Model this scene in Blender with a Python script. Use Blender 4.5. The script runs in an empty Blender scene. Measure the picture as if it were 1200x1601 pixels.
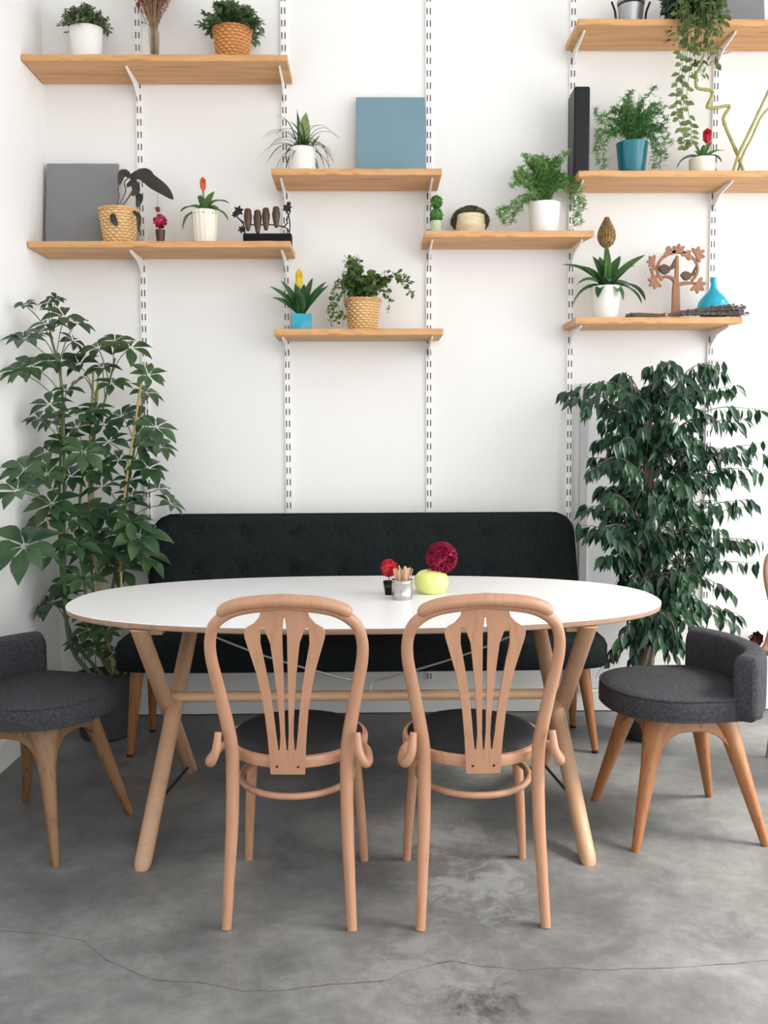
import bpy, bmesh, math, random
from mathutils import Vector, Matrix, noise
V = Vector
PI = math.pi
scene = bpy.context.scene
COL = scene.collection
random.seed(7)
rnd = random.random
def rr(a, b): return a + (b - a) * rnd()

# ------------------------------------------------------------------ camera
CAM_H = 1.30
F_PX = 1493.656
yaw, pit, rol = math.radians(-0.96344), math.radians(4.32398), math.radians(-0.2528)
_f = V((-math.sin(yaw) * math.cos(pit), math.cos(yaw) * math.cos(pit), -math.sin(pit)))
_r = V((math.cos(yaw), math.sin(yaw), 0))
_u = _r.cross(_f)
RT = _r * math.cos(rol) + _u * math.sin(rol)
UP = _u * math.cos(rol) - _r * math.sin(rol)
FW = _f
cd = bpy.data.cameras.new('camera')
cam = bpy.data.objects.new('camera', cd)
COL.objects.link(cam)
cd.sensor_fit = 'VERTICAL'; cd.sensor_height = 36.0
cd.lens = F_PX / 1601 * 36.0
cd.clip_start = 0.05; cd.clip_end = 100
m = Matrix(((RT.x, UP.x, -FW.x), (RT.y, UP.y, -FW.y), (RT.z, UP.z, -FW.z)))
cam.matrix_world = Matrix.Translation((0, 0, CAM_H)) @ m.to_4x4()
scene.camera = cam

def ray(x, y): return FW + RT * ((x - 600) / F_PX) - UP * ((y - 800.5) / F_PX)
def at(x, y, Y):
    d = ray(x, y); t = Y / d.y
    return V((d.x * t, Y, CAM_H + d.z * t))
def atz(x, y, z):
    d = ray(x, y); t = (z - CAM_H) / d.z
    return V((d.x * t, d.y * t, z))

# ------------------------------------------------------------------ materials
MATS = {}
def nodes_of(name):
    mt = bpy.data.materials.new(name); mt.use_nodes = True
    nt = mt.node_tree
    b = nt.nodes['Principled BSDF']
    return mt, nt, b
def N(nt, t, **kw):
    n = nt.nodes.new(t)
    for k, v in kw.items():
        if k in n.inputs: n.inputs[k].default_value = v
        else: setattr(n, k, v)
    return n
def c4(c): return (c[0], c[1], c[2], 1)
def mat(name, col, rough=0.6, metal=0.0, col2=None, nscale=8.0, stretch=(1, 1, 1), bump=0.0, bscale=60.0, bstretch=(1, 1, 1),
        detail=4.0, lo=0.35, hi=0.65, trans=0.0, sub=0.0, coat=0.0, spec=None, glass=0.0, ior=1.45, alpha=1.0):
    if name in MATS: return MATS[name]
    mt, nt, b = nodes_of(name)
    L = nt.links.new
    b.inputs['Base Color'].default_value = c4(col)
    b.inputs['Roughness'].default_value = rough
    b.inputs['Metallic'].default_value = metal
    b.inputs['Coat Weight'].default_value = coat
    b.inputs['Transmission Weight'].default_value = glass
    b.inputs['IOR'].default_value = ior
    b.inputs['Alpha'].default_value = alpha
    if spec is not None: b.inputs['Specular IOR Level'].default_value = spec
    if sub:
        b.inputs['Subsurface Weight'].default_value = sub
        b.inputs['Subsurface Radius'].default_value = (0.02, 0.02, 0.01)
    tc = N(nt, 'ShaderNodeTexCoord')
    if col2 is not None:
        mp = N(nt, 'ShaderNodeMapping', Scale=stretch)
        L(tc.outputs['Object'], mp.inputs['Vector'])
        nz = N(nt, 'ShaderNodeTexNoise', Scale=nscale, Detail=detail)
        L(mp.outputs['Vector'], nz.inputs['Vector'])
        cr = N(nt, 'ShaderNodeValToRGB')
        cr.color_ramp.elements[0].position = lo; cr.color_ramp.elements[1].position = hi
        cr.color_ramp.elements[0].color = c4(col); cr.color_ramp.elements[1].color = c4(col2)
        L(nz.outputs['Fac'], cr.inputs['Fac'])
        L(cr.outputs['Color'], b.inputs['Base Color'])
        colout = cr.outputs['Color']
    else: colout = None
    if bump:
        mp2 = N(nt, 'ShaderNodeMapping', Scale=bstretch)
        L(tc.outputs['Object'], mp2.inputs['Vector'])
        n2 = N(nt, 'ShaderNodeTexNoise', Scale=bscale, Detail=3.0)
        L(mp2.outputs['Vector'], n2.inputs['Vector'])
        bp = N(nt, 'ShaderNodeBump', Strength=bump, Distance=0.004)
        L(n2.outputs['Fac'], bp.inputs['Height'])
        L(bp.outputs['Normal'], b.inputs['Normal'])
    if trans:
        out = nt.nodes['Material Output']
        tr = N(nt, 'ShaderNodeBsdfTranslucent')
        tr.inputs['Color'].default_value = c4([min(1, c * 1.3) for c in (col2 or col)])
        mx = N(nt, 'ShaderNodeMixShader'); mx.inputs[0].default_value = trans
        L(b.outputs[0], mx.inputs[1]); L(tr.outputs[0], mx.inputs[2]); L(mx.outputs[0], out.inputs['Surface'])
    MATS[name] = mt
    return mt

def grain(name, c1, c2, c3, rough=0.45, axis='X', scale=1.0, bump=0.06, coat=0.0):
    """wood: long streaks along an axis plus fine pores"""
    if name in MATS: return MATS[name]
    mt, nt, b = nodes_of(name); L = nt.links.new
    tc = N(nt, 'ShaderNodeTexCoord')
    s = {'X': (0.9, 14, 14), 'Y': (14, 0.9, 14), 'Z': (14, 14, 0.9)}[axis]
    mp = N(nt, 'ShaderNodeMapping', Scale=[q * scale for q in s]); L(tc.outputs['Object'], mp.inputs['Vector'])
    n1 = N(nt, 'ShaderNodeTexNoise', Scale=1.2, Detail=6.0, Roughness=0.6, Distortion=0.6); L(mp.outputs['Vector'], n1.inputs['Vector'])
    r1 = N(nt, 'ShaderNodeValToRGB')
    e = r1.color_ramp.elements
    e[0].position = 0.28; e[0].color = c4(c2); e[1].position = 0.72; e[1].color = c4(c1)
    k = e.new(0.5); k.color = c4([(a * .35 + q * .65) for a, q in zip(c2, c1)])
    L(n1.outputs['Fac'], r1.inputs['Fac'])
    s2 = {'X': (3, 90, 90), 'Y': (90, 3, 90), 'Z': (90, 90, 3)}[axis]
    mp2 = N(nt, 'ShaderNodeMapping', Scale=[q * scale for q in s2]); L(tc.outputs['Object'], mp2.inputs['Vector'])
    n2 = N(nt, 'ShaderNodeTexNoise', Scale=1.0, Detail=3.0); L(mp2.outputs['Vector'], n2.inputs['Vector'])
    r2 = N(nt, 'ShaderNodeValToRGB'); r2.color_ramp.elements[0].position = 0.30; r2.color_ramp.elements[1].position = 0.42
    r2.color_ramp.elements[0].color = (1, 1, 1, 1); r2.color_ramp.elements[1].color = (0, 0, 0, 1)
    L(n2.outputs['Fac'], r2.inputs['Fac'])
    mx = N(nt, 'ShaderNodeMix', data_type='RGBA')
    L(r2.outputs['Color'], mx.inputs[0]); L(r1.outputs['Color'], mx.inputs[6]); mx.inputs[7].default_value = c4(c3)
    L(mx.outputs[2], b.inputs['Base Color'])
    b.inputs['Roughness'].default_value = rough; b.inputs['Coat Weight'].default_value = coat
    bp = N(nt, 'ShaderNodeBump', Strength=bump, Distance=0.002); L(n2.outputs['Fac'], bp.inputs['Height']); L(bp.outputs['Normal'], b.inputs['Normal'])
    MATS[name] = mt
    return mt

M_WALL = mat('wall_paint', (0.83, 0.825, 0.81), 0.75, col2=(0.80, 0.797, 0.785), nscale=1.2, bump=0.05, bscale=90)
M_CEIL = mat('ceiling_paint', (0.85, 0.85, 0.84), 0.85)
M_WHITE = mat('white_enamel', (0.84, 0.84, 0.83), 0.35)
M_SLOT = mat('slot_dark', (0.10, 0.10, 0.105), 0.9)
M_SHELF = grain('shelf_wood', (0.66, 0.36, 0.145), (0.46, 0.22, 0.08), (0.36, 0.17, 0.06), 0.5, 'X', 1.0)
M_BENT = grain('bentwood_beech', (0.49, 0.262, 0.158), (0.42, 0.215, 0.125), (0.38, 0.19, 0.11), 0.38, 'Z', 1.0, 0.03, coat=0.15)
M_TLEG = grain('table_leg_ash', (0.53, 0.325, 0.20), (0.46, 0.275, 0.165), (0.43, 0.255, 0.15), 0.45, 'Z', 1.0, 0.04)
M_TBAR = grain('table_bar_ash', (0.66, 0.43, 0.26), (0.56, 0.35, 0.20), (0.46, 0.28, 0.16), 0.45, 'X', 1.0, 0.04)
M_STOOLW = grain('stool_teak', (0.37, 0.155, 0.055), (0.29, 0.115, 0.038), (0.21, 0.08, 0.026), 0.42, 'Z', 1.0, 0.06, coat=0.1)
M_STOOLL = grain('stool_worn_oak', (0.25, 0.135, 0.060), (0.19, 0.095, 0.042), (0.12, 0.06, 0.027), 0.5, 'Z', 1.0, 0.08)
M_TOP = mat('white_laminate', (0.86, 0.86, 0.87), 0.28)
M_EDGE = grain('plywood_edge', (0.42, 0.27, 0.18), (0.33, 0.20, 0.13), (0.24, 0.14, 0.09), 0.5, 'X', 1.0)
M_BENCH = mat('bench_felt', (0.008, 0.011, 0.012), 0.95, spec=.15, col2=(0.015, 0.019, 0.020), nscale=3, stretch=(60, 60, 6), bump=0.35, bscale=14, bstretch=(40, 40, 14))
M_GREY = mat('stool_felt', (0.036, 0.036, 0.042), 0.95, spec=.2, col2=(0.062, 0.062, 0.070), nscale=120, detail=2, bump=0.4, bscale=320)
M_LEATHER = mat('black_leather', (0.009, 0.010, 0.012), 0.48, spec=.3, bump=0.05, bscale=200)
M_STEEL = mat('brushed_steel', (0.48, 0.47, 0.45), 0.26, 1.0, bump=0.02, bscale=30, bstretch=(1, 1, 40))
M_WIRE = mat('steel_wire', (0.55, 0.54, 0.52), 0.35, 0.8)
M_DARKMET = mat('dark_metal', (0.015, 0.015, 0.016), 0.5, 0.3)
M_BLACK = mat('black_plastic', (0.008, 0.009, 0.012), 0.35, spec=.3)
M_BLKMATTE = mat('black_matte', (0.010, 0.010, 0.011), 0.8, spec=.2)
M_CERAMIC = mat('white_ceramic', (0.84, 0.835, 0.81), 0.22, coat=0.2)
M_CREAM = mat('cream_ceramic', (0.80, 0.775, 0.66), 0.35)
M_SOIL = mat('soil', (0.035, 0.024, 0.016), 0.95, col2=(0.07, 0.05, 0.035), nscale=60, bump=0.8, bscale=90)
M_WICK = mat('wicker_straw', (0.68, 0.42, 0.19), 0.6, col2=(0.50, 0.27, 0.10), nscale=30, bump=0.3, bscale=120)
M_WICK2 = mat('wicker_orange', (0.55, 0.235, 0.07), 0.55, col2=(0.36, 0.13, 0.035), nscale=30, bump=0.3, bscale=120)
M_TEAL = mat('teal_glaze', (0.010, 0.16, 0.215), 0.22, coat=0.3)
M_BLUEC = mat('blue_cube_glaze', (0.015, 0.33, 0.46), 0.3, coat=0.2)
M_BGLASS = mat('turquoise_glass', (0.0, 0.47, 0.66), 0.12, col2=(0.0, 0.40, 0.60), nscale=5, coat=0.4, glass=0.25)
M_GREENV = mat('lime_glaze', (0.72, 0.80, 0.22), 0.25, col2=(0.76, 0.84, 0.30), nscale=6, sub=0.1, coat=0.3)
M_CANG = mat('grey_canvas', (0.20, 0.205, 0.215), 0.7, col2=(0.235, 0.24, 0.25), nscale=1.5, bump=0.15, bscale=400)
M_CANB = mat('blue_canvas', (0.165, 0.275, 0.33), 0.65, col2=(0.145, 0.25, 0.31), nscale=2.0, bump=0.15, bscale=400)
M_CLEAR = mat('clear_glass', (0.95, 0.96, 0.95), 0.03, glass=1.0, alpha=0.35)
def weave(name, c1, c2, cols, rowh):
    mt, nt, b = nodes_of(name); L = nt.links.new
    tc = N(nt, 'ShaderNodeTexCoord'); sep = N(nt, 'ShaderNodeSeparateXYZ'); L(tc.outputs['Object'], sep.inputs[0])
    def mth(op, a, b_=None):
        n = N(nt, 'ShaderNodeMath', operation=op)
        for i, q in enumerate([a, b_]):
            if q is None: continue
            if isinstance(q, (int, float)): n.inputs[i].default_value = q
            else: L(q, n.inputs[i])
        return n.outputs[0]
    ang = mth('ARCTAN2', sep.outputs[1], sep.outputs[0]); row = mth('DIVIDE', sep.outputs[2], rowh)
    par = mth('MULTIPLY', mth('MODULO', mth('FLOOR', row), 2.0), PI)
    cs = mth('COSINE', mth('ADD', mth('MULTIPLY', ang, float(cols)), par))
    sn = mth('ABSOLUTE', mth('SINE', mth('MULTIPLY', row, PI)))
    h = mth('ADD', mth('MULTIPLY', cs, .5), mth('POWER', sn, .6))
    nz = N(nt, 'ShaderNodeTexNoise', Scale=60.0, Detail=2.0); L(tc.outputs['Object'], nz.inputs['Vector'])
    h2 = mth('ADD', h, mth('MULTIPLY', nz.outputs['Fac'], .5))
    cr = N(nt, 'ShaderNodeValToRGB'); cr.color_ramp.elements[0].position = .28; cr.color_ramp.elements[1].position = .85
    cr.color_ramp.elements[0].color = c4(c2); cr.color_ramp.elements[1].color = c4(c1)  # dark gap colour takes in the stakes and painted shade between strands
    L(h2, cr.inputs['Fac']); L(cr.outputs['Color'], b.inputs['Base Color']); b.inputs['Roughness'].default_value = .55
    bp = N(nt, 'ShaderNodeBump', Strength=.9, Distance=.003); L(h, bp.inputs['Height']); L(bp.outputs['Normal'], b.inputs['Normal'])
    return mt
# greens
def leafmat(n, c1, c2, rough=0.4, tr=0.18, ns=9): return mat(n, c1, rough, col2=c2, nscale=ns, trans=tr, detail=2)
L_SCH = leafmat('umbrella_leaf', (0.016, 0.052, 0.024), (0.062, 0.118, 0.046), 0.30, 0.12, 8)
L_FIC = leafmat('fig_leaf', (0.006, 0.030, 0.018), (0.028, 0.088, 0.034), 0.25, 0.10, 9)
L_FERN = leafmat('fern_green', (0.085, 0.24, 0.055), (0.20, 0.36, 0.11), 0.6, 0.3, 12)
L_FERND = leafmat('fern_dark', (0.06, 0.20, 0.06), (0.15, 0.31, 0.11), 0.6, 0.3, 12)
L_IVY = leafmat('ivy_green', (0.035, 0.085, 0.025), (0.13, 0.20, 0.055), 0.5, 0.2, 14)
L_BROM = leafmat('bromeliad_green', (0.05, 0.16, 0.045), (0.13, 0.24, 0.07), 0.35, 0.2, 14)
L_BROMD = leafmat('bromeliad_dark', (0.028, 0.09, 0.035), (0.065, 0.16, 0.055), 0.32, 0.15, 10)
L_BUSH = leafmat('bush_green', (0.045, 0.105, 0.04), (0.15, 0.22, 0.11), 0.55, 0.2, 20)
L_BUSH2 = leafmat('mint_green', (0.075, 0.13, 0.06), (0.20, 0.26, 0.14), 0.55, 0.2, 20)
L_SPID = leafmat('grass_blade', (0.025, 0.06, 0.022), (0.07, 0.11, 0.04), 0.45, 0.1, 20)
L_WILT = leafmat('wilted_leaf', (0.018, 0.017, 0.012), (0.04, 0.038, 0.028), 0.55, 0.08, 12)
L_HOYA = leafmat('trailing_leaf', (0.10, 0.17, 0.045), (0.30, 0.38, 0.13), 0.5, 0.3, 25)
L_HOYAD = leafmat('trailing_leaf_dark', (0.025, 0.065, 0.035), (0.07, 0.12, 0.07), 0.45, 0.12, 15)
L_MOSS = mat('moss', (0.035, 0.032, 0.012), 0.95, col2=(0.09, 0.08, 0.03), nscale=70)
L_BOX = mat('boxwood', (0.03, 0.11, 0.02), 0.8, col2=(0.10, 0.24, 0.05), nscale=90)
M_STEMG = mat('green_stem', (0.14, 0.20, 0.07), 0.6, col2=(0.09, 0.13, 0.045), nscale=12)
M_BARK = mat('bark', (0.13, 0.105, 0.08), 0.9, col2=(0.20, 0.17, 0.13), nscale=14, stretch=(1, 1, .25), bump=0.6, bscale=50)
M_CANE = mat('bamboo_cane', (0.52, 0.39, 0.17), 0.5, col2=(0.40, 0.28, 0.10), nscale=12)
M_CURLY = mat('curly_bamboo', (0.27, 0.28, 0.08), 0.45, col2=(0.38, 0.34, 0.13), nscale=20)
M_RED = mat('red_petal', (0.48, 0.012, 0.025), 0.5, col2=(0.62, 0.03, 0.05), nscale=30)
M_CRIM = mat('crimson_petal', (0.17, 0.003, 0.022), 0.55, col2=(0.60, 0.04, 0.12), nscale=60)
M_YEL = mat('yellow_petal', (0.72, 0.52, 0.03), 0.5, col2=(0.80, 0.66, 0.08), nscale=30)
M_REDY = mat('salmon_petal', (0.62, 0.10, 0.05), 0.5, col2=(0.75, 0.30, 0.06), nscale=25)
M_DRY = mat('dried_stem', (0.22, 0.13, 0.07), 0.9, col2=(0.34, 0.24, 0.15), nscale=25)
M_DRYR = mat('dried_rose', (0.20, 0.045, 0.035), 0.85, col2=(0.30, 0.10, 0.07), nscale=25)
M_CONE = mat('cone_brown', (0.20, 0.11, 0.035), 0.6, col2=(0.32, 0.20, 0.07), nscale=40)
M_LAV = mat('lavender', (0.075, 0.06, 0.09), 0.9, col2=(0.13, 0.11, 0.14), nscale=60)
M_LSTEM = mat('lavender_stem', (0.11, 0.085, 0.05), 0.9, col2=(0.17, 0.13, 0.085), nscale=30)
M_FRET = grain('fretwork_wood', (0.34, 0.155, 0.08), (0.26, 0.11, 0.055), (0.19, 0.08, 0.035), 0.55, 'Z', 2.0)
M_BIRDD = grain('dark_carved_wood', (0.075, 0.032, 0.015), (0.035, 0.016, 0.008), (0.02, 0.009, 0.005), 0.4, 'Z', 3.0)
M_STICK = mat('stirrer_birch', (0.66, 0.44, 0.28), 0.6, col2=(0.50, 0.30, 0.18), nscale=15, stretch=(1, 1, .2))
M_RAFFIA = mat('raffia', (0.60, 0.44, 0.24), 0.8)
M_TAN = mat('cream_weave', (0.74, 0.65, 0.45), 0.7, col2=(0.60, 0.48, 0.30), nscale=50, stretch=(.2, .2, 3))

# ------------------------------------------------------------------ mesh tools
class G:
    def __init__(s): s.v = []; s.f = []
    def add(s, vs, fs):
        o = len(s.v); s.v += [tuple(p) for p in vs]; s.f += [tuple(i + o for i in f) for f in fs]; return o
    def box(s, c, d, M=None):
        x, y, z = d[0] / 2, d[1] / 2, d[2] / 2
        vs = [V((a * x, b * y, e * z)) for a in (-1, 1) for b in (-1, 1) for e in (-1, 1)]
        if M is not None: vs = [M @ p for p in vs]
        vs = [p + V(c) for p in vs]
        s.add(vs, [(0, 1, 3, 2), (4, 6, 7, 5), (0, 4, 5, 1), (2, 3, 7, 6), (0, 2, 6, 4), (1, 5, 7, 3)])
    def rings(s, R, cap0=True, cap1=True, closed=True, loop=False):
        n = len(R[0]); vs = [p for r in R for p in r]; fs = []
        m = len(R)
        for i in range(m if loop else m - 1):
            i2 = (i + 1) % m
            for j in range(n if closed else n - 1):
                k = (j + 1) % n
                fs.append((i * n + j, i * n + k, i2 * n + k, i2 * n + j))
        if cap0 and not loop: fs.append(tuple(range(n - 1, -1, -1)))
        if cap1 and not loop: fs.append(tuple((m - 1) * n + j for j in range(n)))
        s.add(vs, fs)
    def tube(s, pts, r, seg=8, closed=False, flat=1.0, upv=None):
        pts = [V(p) for p in pts]; n = len(pts)
        if not isinstance(r, (list, tuple)): r = [r] * n
        tn = []
        for i in range(n):
            if closed: t = pts[(i + 1) % n] - pts[i - 1]
            else: t = pts[min(n - 1, i + 1)] - pts[max(0, i - 1)]
            if t.length < 1e-9: t = V((0, 0, 1))
            tn.append(t.normalized())
        ref = V(upv) if upv else (V((0, 0, 1)) if abs(tn[0].z) < .9 else V((1, 0, 0)))
        a = (ref - tn[0] * ref.dot(tn[0])).normalized(); R = []
        for i in range(n):
            if upv: a = V(upv)
            a = a - tn[i] * a.dot(tn[i])
            a = a.normalized() if a.length > 1e-6 else tn[i].orthogonal().normalized()
            b = tn[i].cross(a)
            R.append([pts[i] + (a * math.cos(2 * PI * k / seg) + b * math.sin(2 * PI * k / seg) * flat) * r[i] for k in range(seg)])
        s.rings(R, loop=closed)
    def lathe(s, prof, seg=32, c=(0, 0, 0), fn=None, sx=1, sy=1):
        c = V(c); R = []
        for k, (r, z) in enumerate(prof):
            row = []
            for j in range(seg):
                t = 2 * PI * j / seg; q = fn(k, j, t, r, z) if fn else r
                row.append(c + V((q * math.cos(t) * sx, q * math.sin(t) * sy, z)))
            R.append(row)
        s.rings(R)
    def ball(s, c, r, seg=12, ring=8, n=0.0, sc=(1, 1, 1), nf=20):
        c = V(c); R = []
        for i in range(1, ring):
            p = PI * i / ring; row = []
            for j in range(seg):
                t = 2 * PI * j / seg
                d = V((math.sin(p) * math.cos(t), math.sin(p) * math.sin(t), -math.cos(p)))
                q = r * (1 + n * noise.noise((c + d * r) * nf))
                row.append(c + V((d.x * q * sc[0], d.y * q * sc[1], d.z * q * sc[2])))
            R.append(row)
        s.rings(R)
    def leaf(s, base, d, up, L, W, droop=0.3, fold=0.15, n=4, shape=None):
        d = V(d).normalized(); up = V(up); side = d.cross(up)
        if side.length < 1e-4: side = d.orthogonal()
        side.normalize(); up = side.cross(d).normalized()
        shape = shape or [0.12, 0.8, 1.0, 0.72, 0.0]
        n = len(shape) - 1; vs = []; p = V(base); dd = d.copy()
        for i in range(n + 1):
            w = shape[i] * W / 2; nn = side.cross(dd).normalized()
            vs += [p - side * w + nn * w * fold * 2, p.copy(), p + side * w + nn * w * fold * 2]
            dd = (dd + V((0, 0, -1)) * droop / n).normalized()
            p = p + dd * (L / n)
        fs = []
        for i in range(n):
            a = i * 3; fs += [(a, a + 1, a + 4, a + 3), (a + 1, a + 2, a + 5, a + 4)]
        s.add(vs, fs)
    def strap(s, base, az, elev, L, W, droop, n=8, taper=None, twist=0, fold=.2):
        d = V((math.cos(az) * math.cos(elev), math.sin(az) * math.cos(elev), math.sin(elev)))
        k = []
        for i in range(n + 1):
            t = i / n
            k.append((0.75 + .6 * t - 1.35 * t ** 4) if not taper else taper(t))
        s.leaf(base, d, V((math.cos(az) * -math.sin(elev), math.sin(az) * -math.sin(elev) - .9 * abs(math.cos(az)), math.cos(elev))), L, W, droop, fold, shape=[max(0.0, q) for q in k])

def crom(P, n=6, closed=False):
    P = [V(p) for p in P]; out = []; N_ = len(P)
    for i in range(N_ if closed else N_ - 1):
        p1, p2 = P[i], P[(i + 1) % N_]
        p0 = P[i - 1] if (closed or i > 0) else p1 * 2 - p2
        p3 = P[(i + 2) % N_] if (closed or i + 2 < N_) else p2 * 2 - p1
        for k in range(n):
            t = k / n
            out.append(0.5 * ((2 * p1) + (p2 - p0) * t + (2 * p0 - 5 * p1 + 4 * p2 - p3) * t * t + (3 * p1 - p0 - 3 * p2 + p3) * t ** 3))
    if not closed: out.append(P[-1])
    return out
def interp(vals, n=6):
    out = []
    for a, b in zip(vals, vals[1:]):
        for k in range(n): out.append(a + (b - a) * k / n)
    return out + [vals[-1]]

def obj(name, g, material, parent=None, smooth=True, bevel=0, fix=True, loc=None):
    me = bpy.data.meshes.new(name)
    me.from_pydata(g.v, [], g.f)
    if fix:
        bm = bmesh.new(); bm.from_mesh(me)
        bmesh.ops.recalc_face_normals(bm, faces=bm.faces); bm.to_mesh(me); bm.free()
    mats = material if isinstance(material, (list, tuple)) else [material]
    for q in mats: me.materials.append(q)
    if smooth:
        me.polygons.foreach_set('use_smooth', [True] * len(me.polygons))
        if fix: 
            try: me.set_sharp_from_angle(angle=math.radians(42))
            except Exception: pass
    me.update()
    o = bpy.data.objects.new(name, me); COL.objects.link(o)
    if bevel:
        b = o.modifiers.new('bevel', 'BEVEL'); b.width = bevel; b.segments = 3; b.limit_method = 'ANGLE'
    if parent: o.parent = parent
    if loc: o.location = loc
    return o
def thing(name, label, cat, loc=(0, 0, 0), rot=0.0, group=None):
    o = bpy.data.objects.new(name, None); COL.objects.link(o)
    o.empty_display_size = 0.05
    o.location = loc; o.rotation_euler = (0, 0, rot)
    o['label'] = label; o['category'] = cat
    if group: o['group'] = group
    return o
def tag(o, label, cat, group=None):
    o['label'] = label; o['category'] = cat
    if group: o['group'] = group
    return o
def struct(name, g, mt, **k):
    o = obj(name, g, mt, **k); o['kind'] = 'structure'; return o
def dup(root, label, loc, rot, group=None):
    r = root.copy(); COL.objects.link(r); r.location = loc; r.rotation_euler = (0, 0, rot); r['label'] = label
    if group: r['group'] = group
    for ch in list(root.children):
        c = ch.copy(); COL.objects.link(c); c.parent = r
        for gch in ch.children:
            d = gch.copy(); COL.objects.link(d); d.parent = c
    return r
def outline(pts2d, t, holes=(), bev=0.0015, name='shape'):
    """closed 2-D outline with holes -> mesh data, extruded (x, z plane after the turn)"""
    cu = bpy.data.curves.new(name, 'CURVE'); cu.dimensions = '2D'; cu.fill_mode = 'BOTH'
    cu.extrude = t / 2 - bev; cu.bevel_depth = bev; cu.bevel_resolution = 1; cu.offset = -bev
    for P in [pts2d] + list(holes):
        sp = cu.splines.new('POLY'); sp.points.add(len(P) - 1)
        for i, p in enumerate(P): sp.points[i].co = (p[0], p[1], 0, 1)
        sp.use_cyclic_u = True
    o = bpy.data.objects.new('tmp', cu); COL.objects.link(o)
    bpy.context.view_layer.update()
    dg = bpy.context.evaluated_depsgraph_get()
    me = bpy.data.meshes.new_from_object(o.evaluated_get(dg))
    bpy.data.objects.remove(o); bpy.data.curves.remove(cu)
    g = G(); g.v = [(v.co.x, v.co.z, v.co.y) for v in me.vertices]; g.f = [tuple(p.vertices)[::-1] for p in me.polygons]
    bpy.data.meshes.remove(me)
    return g

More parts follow.
